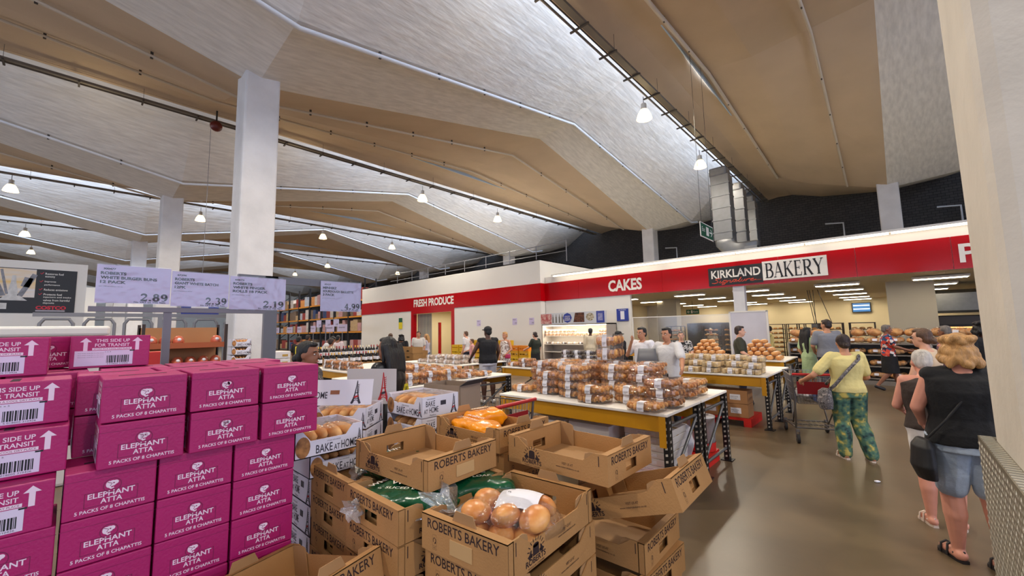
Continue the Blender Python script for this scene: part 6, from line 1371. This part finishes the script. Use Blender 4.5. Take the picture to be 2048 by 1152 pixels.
# ------------------------------------------------------------------ pallet racking down the far aisle
M_ORBEAM = mat('orange_rack_beam', (214, 140, 40), .5); M_RUP = mat('dark_rack_upright', (34, 34, 40), .5)
GOODS = [mat('goods_%d' % i, c, .6, var=.15, vscale=5) for i, c in enumerate(((190, 160, 120), (206, 196, 190), (60, 76, 120), (196, 150, 150), (120, 100, 84), (176, 180, 190), (206, 140, 80), (150, 60, 56)))]
RY = 16.5
for bay in range(8):
    x0 = -34.6-2.86*bay
    t = thing('pallet_rack', 'bay of tall pallet racking with orange beams, %s from the produce wall' % ORD[bay], 'rack', (x0, RY, 0))
    for s in (0, 2.7):
        b = MB(); b.box(s-.05, s+.05, 0, .09, 0, 6.3); b.box(s-.05, s+.05, 1.0, 1.09, 0, 6.3)
        for k in range(6): b.tube([(s, .05, .2+k), (s, 1.05, 1.0+k)], .02, 4)
        b.build('upright', M_RUP, t)
    for z in (1.75, 3.05, 4.4): MB().box(.05, 2.65, -.02, .05, z, z+.13).build('beam', M_ORBEAM, t); MB().box(.05, 2.65, .05, 1.05, z+.1, z+.13).build('deck', M_RUP, t)
    for li, z in enumerate((.15, 1.885, 3.185, 4.535)):
        x = x0+.12; nn = 0
        while x < x0+2.3:
            w_ = random.choice((.5, .6, .8)); h_ = random.choice((.5, .7, .9, 1.0)); m = random.choice(GOODS)
            if x+w_ > x0+2.62: break
            o = MB().bbox(0, w_-.02, 0, .8, 0, h_, .02).build('stock_box', m, None, (x, RY+.1, z+.002))
            nn += 1; tag(o, 'boxed stock, %s from the left on the %s level of the %s rack bay' % (ORD[nn-1], ('floor', 'first', 'second', 'top')[li], ORD[bay]), 'stock', 'stock on the pallet racking'); x += w_
for i, (x, w_) in enumerate(((-41.6, 1.6), (-38.2, 1.3), (-36.0, .9), (-33.2, .9), (-30.2, 1.5), (-28.2, 1.5))):
    t = thing('price_board', 'white price board on a thin post before the racking, %s from the left' % ORD[i], 'sign', (x, 13., 0)); b = MB(); b.box(-w_/2, w_/2, -.02, 0, 1.85, 2.35); b.m = 1; b.text((-w_*.3, -.025, 2.1), (1, 0, 0), (0, 0, 1), 'BEERS AND WINES', w_*.6, .08); b.build('board', [M_LILAC, M_INK], t); b = MB(); b.tube([(0, .01, 0), (0, .01, 2.0)], .025, 5); b.box(-.25, .25, -.25, .25, 0, .02); b.build('post', M_GREY, t)
# yellow sign stack and white packs in the middle distance at left
t = thing('display_stand', 'stack of white packs with a yellow price board, behind the 2.19 card column', 'stand', (-9.0, 2.95, 0)); b = MB()
MB().box(-.3, .3, -.35, .12, 0, 1.0).build('white_pack_stack', M_WBOX, t)
for i in range(3): b = MB(); b.bbox(-.25, .28, -.32+.02*i, .05, 1.0+.14*i, 1.135+.14*i, .01); b.m = 1; b.box(.281, .283, -.1, .0, 1.04+.14*i, 1.08+.14*i); b.build('white_pack', [M_WBOX, mat('gold_print', (190, 150, 60), .5)], t)
b = MB(); b.box(.25, .28, .14, .48, .75, 1.5); b.m = 1; b.text((.283, .17, 1.3), (0, 1, 0), (0, 0, 1), 'MULTIBUY', .28, .06); b.text((.283, .17, 1.15), (0, 1, 0), (0, 0, 1), 'SAVE 2.00', .28, .08, .02); b.build('yellow_board', [mat('yellow_sign', (236, 212, 30), .5), M_INK], t); MB().box(.2, .25, .28, .34, 0, 1.2).build('board_post', M_GREY, t)
# ------------------------------------------------------------------ left background
struct(MB().box(-17.3, -17, -6, .28, 0, 3.86).build('wall_poster_side', M_WHITE))
t = thing('poster', 'black poster with engine picture and white text on the white wall at left', 'poster', (-17, -1.3, 2.45)); xd, zd = (0, 1, 0), (0, 0, 1)
L_ = 1.38; b = MB(); b.box(0, .015, -1.3, L_, 0, 1.2); b.build('black_panel', M_BLACK, t)
b = MB(); b.box(.016, .02, -1.28, .62, .42, 1.18); b.build('sunset_picture', mat('sunset_print', (236, 196, 110), .5, var=.35, vscale=1.4, stretch=(1, .4, 3), var2=(226, 226, 232)), t)
b = MB(); o = (.024, 0, 0)
for p, q, w_ in (((-.15, 1.1), (.08, .45), .09), ((.02, 1.15), (.14, .5), .05), ((.6, 1.05), (.36, .45), .1), ((.5, .95), (.44, .7), .16)): b.ribbon(o, xd, zd, [p, q], w_)
b.build('engine_fork_picture', mat('chrome_print', (130, 130, 136), .4, var=.4, vscale=9), t)
b = MB(); b.ribbon(o, xd, zd, [(.24, 1.0), (.24, .8), (.24, .6), (.24, .4)], [.06, .1, .16, .2]); b.add([(.026, .0, .33), (.026, .5, .33), (.026, .36, .46), (.026, .12, .46)], [(0, 1, 2, 3)]); b.add([(.026, -.1, .1), (.026, .16, .1), (.026, .16, .26), (.026, -.1, .26)], [(0, 1, 2, 3)]); b.build('spark_plug_picture', mat('pale_chrome_print', (206, 204, 200), .4, var=.2, vscale=9), t)
b = MB(); lines = (('Restores fuel', 1.06), ('economy', .97), ('Improves', .84), ('performance', .75), ('Reduces emissions', .62), ('Protects fuel', .49), ('injectors and intake', .41), ('valves from harmful', .33), ('deposits', .25))
for s, z in lines: MB().text((.02, .78, z), xd, zd, s, .026*len(s), .055, .01).build('lettering_line', M_WHITEINK, t)
b = MB()
for z in (1.07, .85, .63, .5): b.ribbon((.02, .69, z), xd, zd, [(0, .03), (.02, 0), (.06, .05)], .014)
b.text((.024, .66, .1), xd, zd, 'COSTCO', .56, .1, .05, slant=.0); b.build('red_lettering', mat('logo_red', (206, 34, 56), .5), t); b = MB(); b.box(.018, .02, .64, 1.25, .04, .22); b.build('logo_back', mat('logo_pale', (214, 206, 214), .5), t) if False else None
b = MB(); [b.box(.018, .02, .66, 1.2, z, z+.012) for z in (.05, .07)]; b.build('logo_lines', mat('logo_pale', (214, 206, 214), .5), t)
def bread_rack(label, x, y):
    t = thing('bread_rack', label, 'rack', (x, y, 0), R(90)); M_OR = mat('orange_brown_shelf', (168, 84, 40), .5)
    for i, z in enumerate((.5, .85, 1.2, 1.55)):
        b = MB(); b.box(-.55, .55, -.3, .3, z, z+.02); b.box(-.55, .55, -.31, -.29, z, z+.09); b.build('shelf', M_OR, t)
    b = MB(); [b.box(sx-.02, sx+.02, sy-.02, sy+.02, 0, 1.95) for sx in (-.55, .55) for sy in (-.3, .3)]; b.build('post', M_RACK, t)
    MB().box(-.55, .55, .28, .3, .5, 1.9).build('back_card', M_BROWNCARD, t); return t
bread_rack('brown bread rack behind the sign post', -9.0, 1.36)
M_RBAG = mat('red_brown_bread_pack', (206, 104, 74), .3, var=.4, vscale=10)
def mk_pk():
    t = thing('bread_pack', '', 'bread pack', group='packs on the brown bread rack'); MB().ell((0, 0, .09), (.10, .085, .10), None, 2, .1).build('loaf', M_RBAG, t); MB().ell((.075, 0, .12), (.03, .03, .03)).build('label', M_PAPER, t); return t
mpk = Maker(mk_pk)
for r, (z, sk) in enumerate(((1.222, ()), (1.572, (3, 4)))):
    for i in range(6):
        if i in sk: continue
        mpk('red-brown bread pack on the %s shelf of the brown rack, %s from the left' % (('third', 'top')[r], ORD[i]), (-8.84, .92+i*.175, z))
carton('red_carton', 'red open carton beside the pink cartons at the back', -7.0, .72, 1.3, .3, .34, .26, mat('red_carton', (206, 44, 34), .5), lab=False, rz=R(90)); carton('red_carton', 'stand of red cartons under the open red one', -7.0, .72, 0, .3, .34, 1.296, mat('red_carton', (206, 44, 34), .5), lab=False, rz=R(90))
for l in range(4): bake_box('small white BAKE AT HOME box against the tall column, %s from the top' % ORD[l], -9.9, 2.42, 1.52-.165*l, R(90), .34, .3, .15)
carton('white_carton', 'tall white carton under the boxes against the tall column', -9.9, 2.42, 0, .36, .32, 1.0, M_WBOX, lab=False)
t = thing('chest_freezer', 'long white chest counter behind the labelled pink cartons', 'freezer', (-7.9, -.6, 0)); MB().bbox(-.5, .5, -3, .95, 0, 1.78, .04).build('body', M_WBOX, t); MB().bbox(-.52, .52, -3.02, .97, 1.78, 1.9, .03).build('lid', M_WHITE, t)
t = thing('trolley_bay', 'row of grey trolley rails behind the price cards', 'rail', (-12.5, 1.2, 0)); b = MB()
for i in range(6):
    y = -1.6+i*.62; b.tube([(0, y, 0), (0, y, 2.05), (0, y+.06, 2.15), (0, y+.4, 2.15), (0, y+.46, 2.05), (0, y+.46, 0)], .03, 6)
b.build('hoop', M_GREY, t); MB().box(-.03, .03, -1.7, 2.0, 2.2, 2.28).build('top_rail', M_GREY, t); MB().box(-.03, .03, .2, .28, 0, 2.2).build('post', M_GREY, t)
t = thing('hanging_sign', 'blue and white hanging sign partly behind the price cards', 'sign', (-20, 3.5, 2.55)); b = MB(); b.box(-.02, .02, -.6, .6, 0, .4); b.m = 1; b.box(.02, .025, -.3, .25, .16, .36); b.build('panel', [mat('sign_blue', (44, 62, 150), .5), M_PAPER], t); MB().tube([(0, 0, .4), (0, 0, 8.15)], .01, 5).build('hanger', M_GREY, t)
struct(MB().box(-40.2, -40, -20.9, 1.2, 0, 5.2).build('wall_far_left', M_WHITE))
t = thing('litter', 'scrap of white paper on the bare floor', 'litter', px(1755, 965, 'Z', .002)); MB().ell((0, 0, .012), (.03, .016, .012), .5, 2, .4).build('scrap', M_PAPER, t)
bpy.data.scenes.remove(TMPS)
